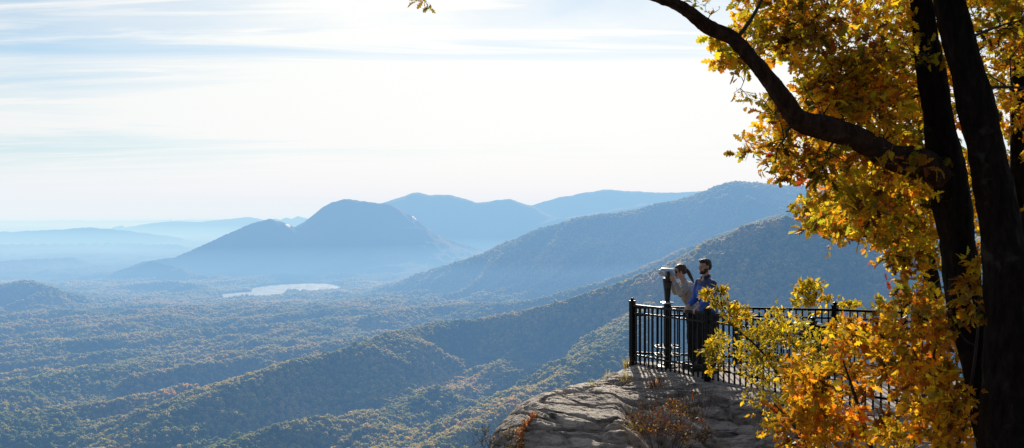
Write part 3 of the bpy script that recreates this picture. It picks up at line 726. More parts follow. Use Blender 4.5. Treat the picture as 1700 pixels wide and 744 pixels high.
def remesh(bm, vox, smooth=2):
    me = bpy.data.meshes.new('tmp'); bm.to_mesh(me); bm.free(); o = bpy.data.objects.new('tmp', me); COL.objects.link(o)
    r = o.modifiers.new('r', 'REMESH'); r.mode = 'VOXEL'; r.voxel_size = vox; r.use_smooth_shade = True
    s = o.modifiers.new('s', 'SMOOTH'); s.iterations = smooth; s.factor = 0.5
    bpy.context.view_layer.update()
    m2 = bpy.data.meshes.new_from_object(o.evaluated_get(bpy.context.evaluated_depsgraph_get()))
    bpy.data.objects.remove(o); bpy.data.meshes.remove(me)
    return m2
def person(label, o2, f2, J, hair_kind, mats, lean, sex):
    """J: joints in world space; head frame from lean"""
    f = Vector((f2[0], f2[1], 0)).normalized(); l = Vector((0, 0, 1)).cross(f); up = Vector((0, 0, 1))
    root = empty('person', (o2[0], o2[1], 0.035)); tag(root, label, 'person')
    # head frame, pitched forwards by lean
    hf = (f*math.cos(lean)-up*math.sin(lean)); hu = (up*math.cos(lean)+f*math.sin(lean)); hl = l
    hc = J['head']; H = lambda a, b, c: hc+hf*a+hl*b+hu*c
    fr = (hf, hl, hu)
    w = 1.0 if sex == 'm' else 0.93
    bm = bmesh.new()
    # body chain
    V = [J['pelvis'], J['waist'], J['chest'], J['neck0'], J['neck1'], H(-0.015, 0, 0.0)]
    E = [(0, 1), (1, 2), (2, 3), (3, 4), (4, 5)]; Rr = [0.135*w, 0.118*w, 0.135*w, 0.062*w, 0.054*w, 0.06]
    for s in (0, 1):
        base = len(V)
        V += [J['sho'][s], J['elb'][s], J['wri'][s]]; E += [(2, base), (base, base+1), (base+1, base+2)]; Rr += [0.058*w, 0.040*w, 0.027*w]
        b2 = len(V)
        V += [J['hip'][s], J['knee'][s], J['ank'][s], J['toe'][s]]; E += [(0, b2), (b2, b2+1), (b2+1, b2+2), (b2+2, b2+3)]; Rr += [0.088*w, 0.060*w, 0.042*w, 0.035*w]
    merge(bm, skin_bm(V, E, Rr))
    # hands: palm and five bent fingers
    for s in (0, 1):
        wr = J['wri'][s]; tgt = J['grip'][s]; nrm = J['palm'][s].normalized()      # nrm: the way the palm faces
        d = (tgt-wr).normalized(); side = d.cross(nrm).normalized(); nrm = side.cross(d).normalized()
        pc = wr+d*0.050
        add_blob(bm, pc, (0.050, 0.042, 0.018), (d, side, nrm), 2); add_blob(bm, wr+d*0.01, (0.03, 0.028, 0.022), (d, side, nrm), 2)
        th = 1 if J['thumb'][s] > 0 else -1
        for k, (off, Lf) in enumerate(((-0.030, 0.060), (-0.010, 0.074), (0.010, 0.079), (0.030, 0.072))):
            p0 = pc+d*0.025+side*off*th*1.0; p1 = wr+d*0.096+side*off*th*1.08
            c1 = 0.55; p2 = p1+(d*math.cos(c1)+nrm*math.sin(c1))*Lf*0.5; c2 = 1.45; p3 = p2+(d*math.cos(c2)+nrm*math.sin(c2))*Lf*0.32; c3 = 2.1; p4 = p3+(d*math.cos(c3)+nrm*math.sin(c3))*Lf*0.25
            merge(bm, skin_bm([p0, p1, p2, p3, p4], [(0, 1), (1, 2), (2, 3), (3, 4)], [0.0085, 0.0092, 0.0085, 0.008, 0.007], 0, 1))
        t0 = wr+d*0.025+side*0.022*th; t1 = t0+d*0.030+side*0.028*th+nrm*0.012; t2 = t1+d*0.024+side*0.006*th+nrm*0.020; t3 = t2+d*0.012+nrm*0.018-side*0.004*th
        merge(bm, skin_bm([t0, t1, t2, t3], [(0, 1), (1, 2), (2, 3)], [0.012, 0.0105, 0.0095, 0.008], 0, 1))
    # head: cranium, face, jaw, brow, nose, lips, ears
    add_blob(bm, H(-0.012, 0, 0.035), (0.095, 0.076*w, 0.082), fr)
    add_blob(bm, H(0.022, 0, -0.020), (0.066, 0.062*w, 0.084), fr)
    add_blob(bm, H(0.034, 0, -0.078), (0.046, 0.046*w, 0.034), fr)
    add_blob(bm, H(0.066, 0, -0.092), (0.022, 0.024, 0.018), fr, 2)
    add_blob(bm, H(0.070, 0, 0.024), (0.018, 0.050, 0.012), fr, 2)
    add_blob(bm, H(0.092, 0, -0.014), (0.018, 0.009, 0.026), (( hf*0.94-hu*0.34).normalized(), hl, (hu*0.94+hf*0.34).normalized()), 2)
    add_blob(bm, H(0.100, 0, -0.028), (0.014, 0.015, 0.010), fr, 2)
    add_blob(bm, H(0.083, 0, -0.054), (0.012, 0.022, 0.0075), fr, 2); add_blob(bm, H(0.081, 0, -0.067), (0.011, 0.019, 0.0075), fr, 2)
    for s in (-1, 1):
        add_blob(bm, H(0.052, s*0.034, -0.022), (0.026, 0.022, 0.022), fr, 2)
        add_blob(bm, H(-0.004, s*0.074*w, -0.008), (0.017, 0.008, 0.031), fr, 2)
        add_blob(bm, H(0.004, s*0.080*w, 0.008), (0.010, 0.010, 0.014), fr, 2)
    body = link_mesh('body', remesh(bm, 0.0062, 2), mats['skin'], root, smooth=True)
    # eyes
    for s in (-1, 1):
        bm = bmesh.new(); add_blob(bm, H(0.072, s*0.031, 0.004), (0.012, 0.013, 0.009), fr, 2); link_mesh('eye', bm_mesh(bm, 'eye'), mats['eye'], root, smooth=True)
    # clothes
    def cloth(nm, vs, es, rs, mat, extra=None, vox=0.011, sub=2, strength=0.012, scl=0.11):
        b = skin_bm(vs, es, rs, 0, sub)
        if extra: extra(b)
        me = remesh(b, vox, 3)
        co = np.zeros(len(me.vertices)*3, np.float32); me.vertices.foreach_get('co', co); co = co.reshape(-1, 3).astype(float)
        no = np.zeros(len(me.vertices)*3, np.float32); me.vertices.foreach_get('normal', no); no = no.reshape(-1, 3)
        fold = fbm((co[:, 0]+co[:, 1]*0.6)/scl+3, co[:, 2]/scl*0.8, 3, True)-0.4
        co += no*(fold*strength)[:, None]; me.vertices.foreach_set('co', co.astype(np.float32).ravel()); me.update()
        return link_mesh(nm, me, mat, root, smooth=True)
    V = [J['pelvis']+up*0.03, J['waist'], J['chest'], J['neck0']]; E = [(0, 1), (1, 2), (2, 3)]; Rr = [0.168*w, 0.152*w, 0.165*w, 0.078*w]
    for s in (0, 1):
        b = len(V); wr = J['wri'][s]; el = J['elb'][s]
        V += [J['sho'][s], el, wr.lerp(el, 0.03)]; E += [(2, b), (b, b+1), (b+1, b+2)]; Rr += [0.083*w, 0.064*w, 0.044*w]
    def chest_mass(b):
        add_blob(b, J['chest'].lerp(J['waist'], 0.35), (0.145*w, 0.20*w, 0.20), (f, l, up))
        add_blob(b, J['chest'].lerp(J['neck0'], 0.25), (0.115*w, 0.205*w, 0.10), (f, l, up))
        add_blob(b, J['pelvis']+up*0.06, (0.145*w, 0.175*w, 0.13), (f, l, up))
    cloth('jacket' if sex == 'm' else 'sweater', V, E, Rr, mats['top'], chest_mass)
    if sex == 'm':
        bm = bmesh.new()
        for i in range(28):
            a0, a1 = 2*math.pi*i/28, 2*math.pi*(i+1)/28
            if math.cos(a0) > 0.90: continue
            q = lambda a: J['neck0']+f*(0.072*math.cos(a)+0.012)+l*0.070*math.sin(a)+up*(0.012-0.022*math.cos(a))
            bm_beam(bm, q(a0), q(a1), 0.014, 0.050)
        c = link_mesh('collar', bm_mesh(bm, 'collar'), mats['collar'], root)
    V = [J['pelvis']]; E = []; Rr = [0.150*w]
    for s in (0, 1):
        b = len(V); V += [J['hip'][s], J['knee'][s], J['ank'][s]+up*0.02]; E += [(0, b), (b, b+1), (b+1, b+2)]; Rr += [0.112*w, 0.083*w, 0.070*w]
    cloth('trousers', V, E, Rr, mats['legs'], lambda b: add_blob(b, J['pelvis'], (0.13*w, 0.17*w, 0.12), (f, l, up)), strength=0.010)
    for s in (0, 1):
        bm = bmesh.new(); a = J['ank'][s]; t = J['toe'][s]; d = (t-a); d.z = 0; d.normalize(); sd = up.cross(d)
        g = Vector((a.x, a.y, 0.035))
        add_blob(bm, g+d*0.06+up*0.040, (0.150, 0.052, 0.040), (d, sd, up)); add_blob(bm, g+up*0.065, (0.065, 0.048, 0.055), (d, sd, up)); bm_box(bm, g+d*0.06+up*0.012, (0.28, 0.09, 0.022), rz=math.atan2(d.y, d.x), bev=0.006)
        link_mesh('shoe', remesh(bm, 0.008, 2), mats['shoe'], root, smooth=True)
    # hair
    bm = bmesh.new()
    if hair_kind == 'short':
        add_blob(bm, H(-0.020, 0, 0.052), (0.101, 0.083, 0.080), fr); add_blob(bm, H(-0.060, 0, 0.010), (0.062, 0.074, 0.080), fr)
        add_blob(bm, H(0.040, 0, 0.100), (0.050, 0.062, 0.026), fr)
        for s in (-1, 1): add_blob(bm, H(0.006, s*0.072, 0.020), (0.020, 0.012, 0.042), fr, 2)
        def keep(a, b, c): return (c > 0.062 or a < 0.030-0.2*(0.062-c)) and (c > 0.045 or a < 0.018) and (c > -0.005 or a < -0.035) and c > -0.062
    else:
        add_blob(bm, H(-0.020, 0, 0.045), (0.103, 0.081, 0.082), fr); add_blob(bm, H(-0.060, 0, 0.012), (0.060, 0.070, 0.075), fr)
        for s in (-1, 1): add_blob(bm, H(0.015, s*0.066, 0.025), (0.045, 0.016, 0.045), fr, 2)
        def keep(a, b, c): return (c > 0.070 or a < 0.045-0.15*(0.07-c)) and (c > -0.01 or a < -0.005) and c > -0.055
    me = remesh(bm, 0.006, 2)
    bm = bmesh.new(); bm.from_mesh(me)
    kill = [v for v in bm.verts if not keep((v.co-hc).dot(hf), (v.co-hc).dot(hl), (v.co-hc).dot(hu))]
    bmesh.ops.delete(bm, geom=kill, context='VERTS')
    bmesh.ops.solidify(bm, geom=bm.faces, thickness=0.006)
    for v in bm.verts: v.co += Vector((random.uniform(-1, 1), random.uniform(-1, 1), random.uniform(-1, 1)))*0.0012
    link_mesh('hair', bm_mesh(bm, 'hair'), mats['hair'], root, smooth=True)
    if hair_kind == 'short':
        bm = bmesh.new()
        add_blob(bm, H(0.036, 0, -0.080), (0.052, 0.051, 0.040), fr); add_blob(bm, H(0.068, 0, -0.094), (0.028, 0.032, 0.024), fr, 2)
        add_blob(bm, H(0.088, 0, -0.045), (0.009, 0.024, 0.005), fr, 2)
        for s in (-1, 1): add_blob(bm, H(0.012, s*0.056, -0.052), (0.040, 0.010, 0.040), fr, 2)
        link_mesh('beard', remesh(bm, 0.005, 1), mats['hair'], root, smooth=True)
    else:
        p = [H(-0.080, 0, 0.040), H(-0.118, 0.0, 0.020), H(-0.138, 0.01, -0.035), H(-0.152, 0.02, -0.10), H(-0.175, 0.03, -0.17), H(-0.185, 0.03, -0.23)]
        p = [hc+(q-hc) if k < 2 else q for k, q in enumerate(p)]
        b = skin_bm(p, [(i, i+1) for i in range(5)], [0.022, 0.026, 0.034, 0.034, 0.024, 0.008])
        link_mesh('ponytail', bm_mesh(b, 'ponytail'), mats['hair'], root, smooth=True)
    return root

SKIN = simple_mat('skin', (0.50, 0.27, 0.19), 0.5, var=0.06, scale=30)
SKIN2 = simple_mat('fair_skin', (0.58, 0.34, 0.25), 0.5, var=0.06, scale=30)
EYE = simple_mat('eye_dark', (0.05, 0.035, 0.03), 0.2)
HAIR = simple_mat('dark_brown_hair', (0.020, 0.011, 0.008), 0.5, var=0.4, scale=90, bump=0.8, bscale=200)
HAIR2 = simple_mat('brown_hair', (0.060, 0.026, 0.014), 0.45, var=0.4, scale=90, bump=0.6, bscale=200)
def wear_mat(name, c1, c2, zsplit, blend=0.02):
    """cloth whose yoke (above zsplit) has the second colour"""
    m, nt, out = newmat(name); L = nt.links.new
    b = N(nt, 'ShaderNodeBsdfPrincipled'); b.inputs['Roughness'].default_value = 0.85; b.inputs['Sheen Weight'].default_value = 0.3
    g = N(nt, 'ShaderNodeNewGeometry'); s = N(nt, 'ShaderNodeSeparateXYZ'); L(g.outputs['Position'], s.inputs[0])
    mr = N(nt, 'ShaderNodeMapRange'); L(s.outputs[2], mr.inputs['Value']); mr.inputs['From Min'].default_value = zsplit; mr.inputs['From Max'].default_value = zsplit+blend
    n = N(nt, 'ShaderNodeTexNoise', i_Scale=25.0, i_Detail=4.0); L(g.outputs['Position'], n.inputs['Vector'])
    r1 = ramp(nt, [(0.3, tuple(0.7*x for x in c1)), (0.7, tuple(1.25*x for x in c1))]); r2 = ramp(nt, [(0.3, tuple(0.7*x for x in c2)), (0.7, tuple(1.25*x for x in c2))])
    L(n.outputs['Fac'], r1.inputs['Fac']); L(n.outputs['Fac'], r2.inputs['Fac'])
    mx = N(nt, 'ShaderNodeMix', data_type='RGBA'); L(mr.outputs[0], mx.inputs[0]); L(r1.outputs['Color'], mx.inputs[6]); L(r2.outputs['Color'], mx.inputs[7]); L(mx.outputs[2], b.inputs['Base Color'])
    L(b.outputs[0], out.inputs['Surface']); return m

# the man: leans both hands on the near rail, looks left over the valley
mo = (3.10, 14.36); mf = Vector((-0.93, -0.37, 0)).normalized(); ml = Vector((0, 0, 1)).cross(mf)
P_ = lambda a, b, z: Vector((mo[0], mo[1], 0))+mf*a+ml*b+Vector((0, 0, z))
gL = rail_top(1153)+Vector((0, 0, 0.018)); gR = rail_top(1139)+Vector((0, 0, 0.018))
def toward(g, sh, back=0.075, rise=0.045):
    d = (sh-g); d.z = 0; d.normalize(); return g+d*back+Vector((0, 0, rise))
shL, shR = P_(0.0, 0.185, 1.475), P_(0.04, -0.185, 1.475)
wL, wR = toward(gL, shL), toward(gR, shR)
J = dict(pelvis=P_(-0.02, 0, 0.97), waist=P_(0.0, 0, 1.17), chest=P_(0.02, 0, 1.38), neck0=P_(0.015, 0, 1.545), neck1=P_(0.03, 0, 1.60), head=P_(0.045, 0, 1.715),
         sho=[shL, shR], elb=[shL.lerp(wL, 0.52)+Vector((0.05, -0.05, -0.07)), shR.lerp(wR, 0.52)+Vector((0.05, 0.05, -0.07))], wri=[wL, wR], grip=[gL, gR], palm=[Vector((0, 0, -1)), Vector((0, 0, -1))], thumb=[1, -1],
         hip=[P_(-0.02, 0.10, 0.90), P_(-0.02, -0.10, 0.90)], knee=[P_(0.02, 0.11, 0.50), P_(0.05, -0.11, 0.50)], ank=[P_(-0.03, 0.12, 0.105), P_(0.02, -0.12, 0.105)], toe=[P_(0.11, 0.14, 0.07), P_(0.16, -0.14, 0.07)])
person('bearded man in a blue jacket leaning both hands on the near railing', mo, (mf.x, mf.y), J, 'short',
       dict(skin=SKIN, eye=EYE, hair=HAIR, top=wear_mat('blue_jacket', (0.035, 0.12, 0.50), (0.025, 0.040, 0.13), 1.40), collar=simple_mat('dark_collar', (0.02, 0.03, 0.07), 0.8), legs=simple_mat('dark_trousers', (0.018, 0.018, 0.022), 0.9), shoe=simple_mat('dark_shoes', (0.02, 0.018, 0.016), 0.6)), math.radians(4), 'm')

# the woman: bends to the eyepieces, hands on the head of the viewer
wo2 = (2.965, 14.86); wf = Vector((-1, -0.03, 0)).normalized(); wl = Vector((0, 0, 1)).cross(wf)
Q = lambda a, b, z: Vector((wo2[0], wo2[1], 0))+wf*a+wl*b+Vector((0, 0, z))
vx, vy = (1108-850)/F*14.85, 14.85
gL = Vector((vx+0.045, vy-0.105, 1.53)); gR = Vector((vx+0.045, vy+0.105, 1.53))
shL, shR = Q(0.13, 0.165, 1.405), Q(0.13, -0.165, 1.405)
wL = Vector((vx+0.10, vy-0.115, 1.455)); wR = Vector((vx+0.10, vy+0.115, 1.455))
J = dict(pelvis=Q(-0.03, 0, 0.93), waist=Q(0.01, 0, 1.12), chest=Q(0.085, 0, 1.31), neck0=Q(0.15, 0, 1.46), neck1=Q(0.17, 0, 1.50), head=Q(0.205, 0, 1.600),
         sho=[shL, shR], elb=[Vector((shL.x-0.115, shL.y-0.04, 1.21)), Vector((shR.x-0.115, shR.y+0.04, 1.21))], wri=[wL, wR], grip=[gL, gR], palm=[Vector((-0.2, 1, 0.1)), Vector((-0.2, -1, 0.1))], thumb=[1, -1],
         hip=[Q(-0.03, 0.09, 0.87), Q(-0.03, -0.09, 0.87)], knee=[Q(0.03, 0.10, 0.48), Q(0.0, -0.10, 0.48)], ank=[Q(0.0, 0.11, 0.10), Q(-0.05, -0.11, 0.10)], toe=[Q(0.13, 0.12, 0.07), Q(0.08, -0.12, 0.07)])
person('woman with a brown ponytail and grey tan sweater bending to the binocular viewer', wo2, (wf.x, wf.y), J, 'pony',
       dict(skin=SKIN2, eye=EYE, hair=HAIR2, top=wear_mat('grey_tan_sweater', (0.50, 0.39, 0.28), (0.38, 0.35, 0.34), 1.30, 0.06), legs=simple_mat('black_leggings', (0.015, 0.015, 0.018), 0.9), shoe=simple_mat('grey_shoes', (0.10, 0.10, 0.11), 0.7)), math.radians(10), 'f')

# ------------------------------------------------------------------ vegetation
def tube(pts, rad, sides=8, rough=0.0, freq=6.0, sub=1, seed=0.0, bark=False):
    """returns V, faces for one limb through pts"""
    P = np.array([tuple(p) for p in pts], float); R = np.array(rad, float)
    if sub > 1:
        n = (len(P)-1)*sub+1; Pn = catmull(P, n); R = np.interp(np.linspace(0, len(P)-1, n), np.arange(len(P)), R); P = Pn
    T = np.gradient(P, axis=0); T /= np.linalg.norm(T, axis=1)[:, None]+1e-12
    ref = np.array([0.31, 0.87, 0.38]); A = np.cross(T, ref); A /= np.linalg.norm(A, axis=1)[:, None]+1e-12; B = np.cross(T, A)
    th = np.arange(sides)*2*np.pi/sides
    ring = A[:, None, :]*np.cos(th)[None, :, None]+B[:, None, :]*np.sin(th)[None, :, None]
    rr = np.repeat(R[:, None], sides, 1)
    if rough > 0:
        C = P[:, None, :]+ring*rr[..., None]
        s = np.concatenate([[0], np.cumsum(np.linalg.norm(np.diff(P, axis=0), axis=1))])[:, None]+0*rr
        n1 = noise3(C[..., 0]*freq+seed, C[..., 1]*freq, C[..., 2]*freq*0.6)
        if bark:
            ang = (th[None, :]+0*rr); n2 = fbm(ang*5.0+0.9*noise2(s*3, ang*2+seed), s*5.0+seed, 3, True)
            rr = rr*(1+rough*n1*0.8)+0.012*(n2-0.3)
        else: rr = rr*(1+rough*n1)
    V = P[:, None, :]+ring*rr[..., None]
    n = len(P); idx = np.arange(n*sides).reshape(n, sides)
    f = np.stack([idx[:-1], np.roll(idx[:-1], -1, 1), np.roll(idx[1:], -1, 1), idx[1:]], -1).reshape(-1, 4)
    return V.reshape(-1, 3), f
def join(parts):
    Vs, Fs, o = [], [], 0
    for V, f in parts: Vs.append(V); Fs.append(f+o); o += len(V)
    return np.concatenate(Vs), np.concatenate(Fs)

def leaf_template(kind):
    if kind == 'oak':
        st = [(0, .015), (.10, .05), (.20, .20), (.30, .10), (.42, .30), (.52, .12), (.64, .33), (.76, .13), (.88, .17), (1.0, .02)]
    elif kind == 'plain':
        st = [(0, .02), (.2, .17), (.45, .25), (.7, .20), (.9, .09), (1.0, .01)]
    else:  # small narrow
        st = [(0, .02), (.3, .16), (.65, .17), (1.0, .01)]
    V = []
    for i, (y, w) in enumerate(st):
        bend = -0.20*y*y
        sh = 0.04 if (kind == 'oak' and i in (2, 4, 6)) else 0
        V += [(-w, y+sh, bend+w*0.35), (0, y, bend), (w, y+sh, bend+w*0.35)]
    Fc = []
    for i in range(len(st)-1):
        a = i*3; Fc += [(a, a+1, a+4, a+3), (a+1, a+2, a+5, a+4)]
    return np.array(V), np.array(Fc)
def leaves(pos, dirs, size, col, kind, g, flat=0.45):
    """one mesh of leaves: pos (n,3), outward directions (n,3), sizes (n), colours (n,3)"""
    T, Fc = leaf_template(kind); n = len(pos)
    d = dirs/np.linalg.norm(dirs, axis=1)[:, None]
    up = np.array([0, 0, 1.0])+g.normal(0, flat, (n, 3)); x = np.cross(d, up); x /= np.linalg.norm(x, axis=1)[:, None]+1e-9; z = np.cross(x, d)
    wid = g.uniform(0.75, 1.15, n); curl = g.uniform(-0.6, 1.8, n)
    V = (x[:, None, :]*(T[None, :, 0:1]*wid[:, None, None])+d[:, None, :]*T[None, :, 1:2]+z[:, None, :]*(T[None, :, 2:3]*curl[:, None, None]))*size[:, None, None]+pos[:, None, :]
    f = (Fc[None]+np.arange(n)[:, None, None]*len(T)).reshape(-1, 4)
    c = np.repeat(col[:, None, :], len(T), 1)*(1-0.25*np.abs(T[None, :, 0:1]/0.33)*g.uniform(0, 1, (n, 1, 1)))
    return V.reshape(-1, 3), f, np.clip(c, 0, 1).reshape(-1, 3)
def leaf_mat(name, trans=0.55, gain=1.0):
    m, nt, out = newmat(name); L = nt.links.new
    a = N(nt, 'ShaderNodeVertexColor', layer_name='tint')
    hs = N(nt, 'ShaderNodeHueSaturation', i_Value=gain); L(a.outputs['Color'], hs.inputs['Color'])
    b = N(nt, 'ShaderNodeBsdfPrincipled'); b.inputs['Roughness'].default_value = 0.5; b.inputs['Specular IOR Level'].default_value = 0.35
    dk = N(nt, 'ShaderNodeMix', data_type='RGBA', blend_type='MULTIPLY'); dk.inputs[0].default_value = 1; dk.inputs[7].default_value = (0.55, 0.55, 0.55, 1); L(hs.outputs[0], dk.inputs[6]); L(dk.outputs[2], b.inputs['Base Color'])
    t = N(nt, 'ShaderNodeBsdfTranslucent'); L(hs.outputs[0], t.inputs['Color'])
    mx = N(nt, 'ShaderNodeMixShader', i_0=trans); L(b.outputs[0], mx.inputs[1]); L(t.outputs[0], mx.inputs[2]); L(mx.outputs[0], out.inputs['Surface'])
    return m
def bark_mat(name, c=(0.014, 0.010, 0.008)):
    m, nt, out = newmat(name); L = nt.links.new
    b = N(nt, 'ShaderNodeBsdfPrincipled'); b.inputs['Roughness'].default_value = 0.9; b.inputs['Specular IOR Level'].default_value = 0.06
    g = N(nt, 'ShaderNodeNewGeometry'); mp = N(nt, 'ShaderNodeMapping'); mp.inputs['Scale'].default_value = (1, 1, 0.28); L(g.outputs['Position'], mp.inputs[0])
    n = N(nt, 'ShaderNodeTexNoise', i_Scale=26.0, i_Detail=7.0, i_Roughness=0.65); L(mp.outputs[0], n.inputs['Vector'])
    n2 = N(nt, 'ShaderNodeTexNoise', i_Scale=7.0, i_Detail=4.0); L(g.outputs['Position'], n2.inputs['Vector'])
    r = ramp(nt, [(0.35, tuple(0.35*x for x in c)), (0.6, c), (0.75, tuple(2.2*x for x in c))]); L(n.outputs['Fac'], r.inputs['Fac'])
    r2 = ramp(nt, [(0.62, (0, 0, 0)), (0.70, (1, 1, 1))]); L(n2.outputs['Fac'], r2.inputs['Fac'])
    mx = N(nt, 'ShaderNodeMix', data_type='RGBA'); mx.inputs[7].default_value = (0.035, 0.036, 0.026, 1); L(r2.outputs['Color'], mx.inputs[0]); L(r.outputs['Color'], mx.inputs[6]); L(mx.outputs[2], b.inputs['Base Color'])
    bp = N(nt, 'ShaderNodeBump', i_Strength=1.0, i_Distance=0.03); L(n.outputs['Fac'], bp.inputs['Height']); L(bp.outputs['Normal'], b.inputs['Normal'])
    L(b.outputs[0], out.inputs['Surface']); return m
BARK = bark_mat('oak_bark', (0.020, 0.014, 0.011)); BOUGH_LIT = bark_mat('lit_bough_bark', (0.060, 0.034, 0.024)); TWIG = simple_mat('twig_bark', (0.030, 0.020, 0.014), 0.85)  # bough bark is paler and browner: the light on it is in the colour
LEAF = leaf_mat('autumn_oak_leaf', 0.70, 1.35); LEAF2 = leaf_mat('autumn_shrub_leaf', 0.66, 1.2)
OAK = [((0.50, 0.42, 0.015), 5), ((0.72, 0.46, 0.012), 5), ((0.74, 0.32, 0.012), 3.5), ((0.26, 0.26, 0.015), 2.5), ((0.55, 0.16, 0.012), 2.5), ((0.09, 0.04, 0.012), 4), ((0.60, 0.03, 0.015), 0.3)]
GOLD = [((0.78, 0.46, 0.015), 5), ((0.82, 0.33, 0.012), 4), ((0.64, 0.46, 0.02), 3), ((0.70, 0.17, 0.012), 2.5), ((0.14, 0.05, 0.012), 3.2), ((0.35, 0.34, 0.02), 1)]
LIME = [((0.62, 0.47, 0.015), 5), ((0.78, 0.50, 0.015), 5), ((0.36, 0.32, 0.015), 3), ((0.66, 0.32, 0.015), 1.5), ((0.14, 0.13, 0.02), 2)]
RED = [((0.13, 0.04, 0.012), 4), ((0.26, 0.04, 0.012), 1.2), ((0.20, 0.17, 0.03), 2), ((0.07, 0.035, 0.015), 4), ((0.30, 0.17, 0.03), 1)]
def pick(pal, n, g):
    w = np.array([p[1] for p in pal], float); i = g.choice(len(pal), n, p=w/w.sum()); return np.array([p[0] for p in pal])[i]

def foliage(skel, centers, radii, n_leaf, size, pal, kind, g, br=0.010, twigs=6, spread_up=0.1, flat=0.45, sag=0.0):
    """skel: list of (point, radius) nodes the branches can start from. Grows a bough to every centre, twigs round it, leaves on the twigs."""
    parts = []; LP, LD, LS, LC = [], [], [], []
    nodes = np.array([tuple(p) for p, r in skel]); nr = np.array([r for p, r in skel])
    order = np.argsort([np.linalg.norm(nodes-np.array(c), axis=1).min() for c in centers])
    for ci in order:
        c = np.array(centers[ci], float); rad = radii[ci]
        d = np.linalg.norm(nodes-c, axis=1)+0.35*np.clip(nodes[:, 2]-c[2]+0.1, 0, None)
        k = int(d.argmin()); a = nodes[k]; L_ = np.linalg.norm(c-a)
        r0 = min(br*(0.7+0.9*L_), nr[k]*0.8)
        mid1 = a+(c-a)*0.35+g.normal(0, 0.09*L_, 3)+[0, 0, 0.06*L_]; mid2 = a+(c-a)*0.7+g.normal(0, 0.07*L_, 3)+[0, 0, 0.05*L_-sag*0.3]
        parts.append(tube([a, mid1, mid2, c], [r0, r0*0.75, r0*0.5, r0*0.32], 6, sub=3))
        for p, rr in ((mid1, r0*.75), (mid2, r0*.5), (c, r0*.35)): nodes = np.vstack([nodes, p]); nr = np.append(nr, rr)
        base_dir = (c-a)/(L_+1e-6); tint = float(np.clip(g.normal(0.95, 0.30), 0.35, 1.45)); cc = pick(pal, 1, g)[0]
        per = max(2, n_leaf//twigs)
        for t in range(twigs):
            s = c-(c-a)*g.uniform(0, min(0.5, rad/(L_+1e-6)))
            dr = g.normal(0, 1, 3); dr[2] = dr[2]*0.6+spread_up; dr /= np.linalg.norm(dr); dr = dr+0.5*base_dir; dr /= np.linalg.norm(dr)
            e = s+dr*rad*g.uniform(0.6, 1.15)+[0, 0, -sag]
            m = (s+e)/2+g.normal(0, 0.08*rad, 3)
            parts.append(tube([s, m, e], [r0*0.30+0.0008, r0*0.2+0.0007, 0.0009], 4, sub=2))
            tt = g.uniform(0.15, 1.0, per)**0.8; pos = s[None]*(1-tt[:, None])+e[None]*tt[:, None]+g.normal(0, 0.02*rad+0.004, (per, 3))
            ld = dr[None]*0.6+g.normal(0, 0.65, (per, 3)); ld[:, 2] -= 0.15
            LP.append(pos); LD.append(ld); LS.append(size*g.uniform(0.45, 1.5, per))
            col = pick(pal, per, g); col = col*0.65+cc[None]*0.35; LC.append(col*np.clip(g.normal(tint, 0.16, (per, 1)), 0.4, 1.5))
    V, f, c = leaves(np.concatenate(LP), np.concatenate(LD), np.concatenate(LS), np.concatenate(LC), kind, g, flat)
    return join(parts), (V, f, c)

def scatter(regions, g):
    """regions: (u, v, ru, rv, Y0, Y1, count, cluster radius in metres) -> centres in the world"""
    C, R = [], []
    for (u, v, ru, rv, y0, y1, n, rad) in regions:
        for _ in range(n):
            while True:
                a, b = g.uniform(-1, 1, 2)
                if a*a+b*b <= 1: break
            C.append(W(u+a*ru, v+b*rv, g.uniform(y0, y1))); R.append(rad*g.uniform(0.8, 1.2))
    return C, R

def plant(name, label, cat, base, limbs, regions, n_leaf, size, pal, kind, seed, br=0.010, twigs=6, mat=None, group=None, limb_name='stem', leaf_name='leaves', sides=8, bark=False, mats=None, up=0.1, flat=0.95, rough=0.1, sub=3, sag=0.0, extra_nodes=None):
    g = np.random.default_rng(seed)
    root = empty(name, base); tag(root, label, cat, group)
    skel = []
    for li, (nm, pts, rad) in enumerate(limbs):
        V, f = tube(pts, rad, sides if not bark else 40, rough, 5.0, sub if not bark else 14, seed+li*3.1, bark)
        link_mesh(nm, np_mesh(nm, V, f), BOUGH_LIT if nm in ('bough', 'limb') else (BARK if bark else TWIG), root, smooth=True)
        Pn = catmull([tuple(p) for p in pts], len(pts)*4); Rn = np.interp(np.linspace(0, len(pts)-1, len(Pn)), np.arange(len(pts)), rad)
        skel += list(zip(Pn, Rn))
    C, R = scatter(regions, g)
    (bv, bf), (lv, lf, lc) = foliage(skel, C, R, n_leaf, size, pal, kind, g, br, twigs, up, flat, sag)
    link_mesh('branches', np_mesh('branches', bv, bf), TWIG, root, smooth=True)
    link_mesh(leaf_name, np_mesh(leaf_name, lv, lf, lc), mat or LEAF, root, smooth=True)
    return root

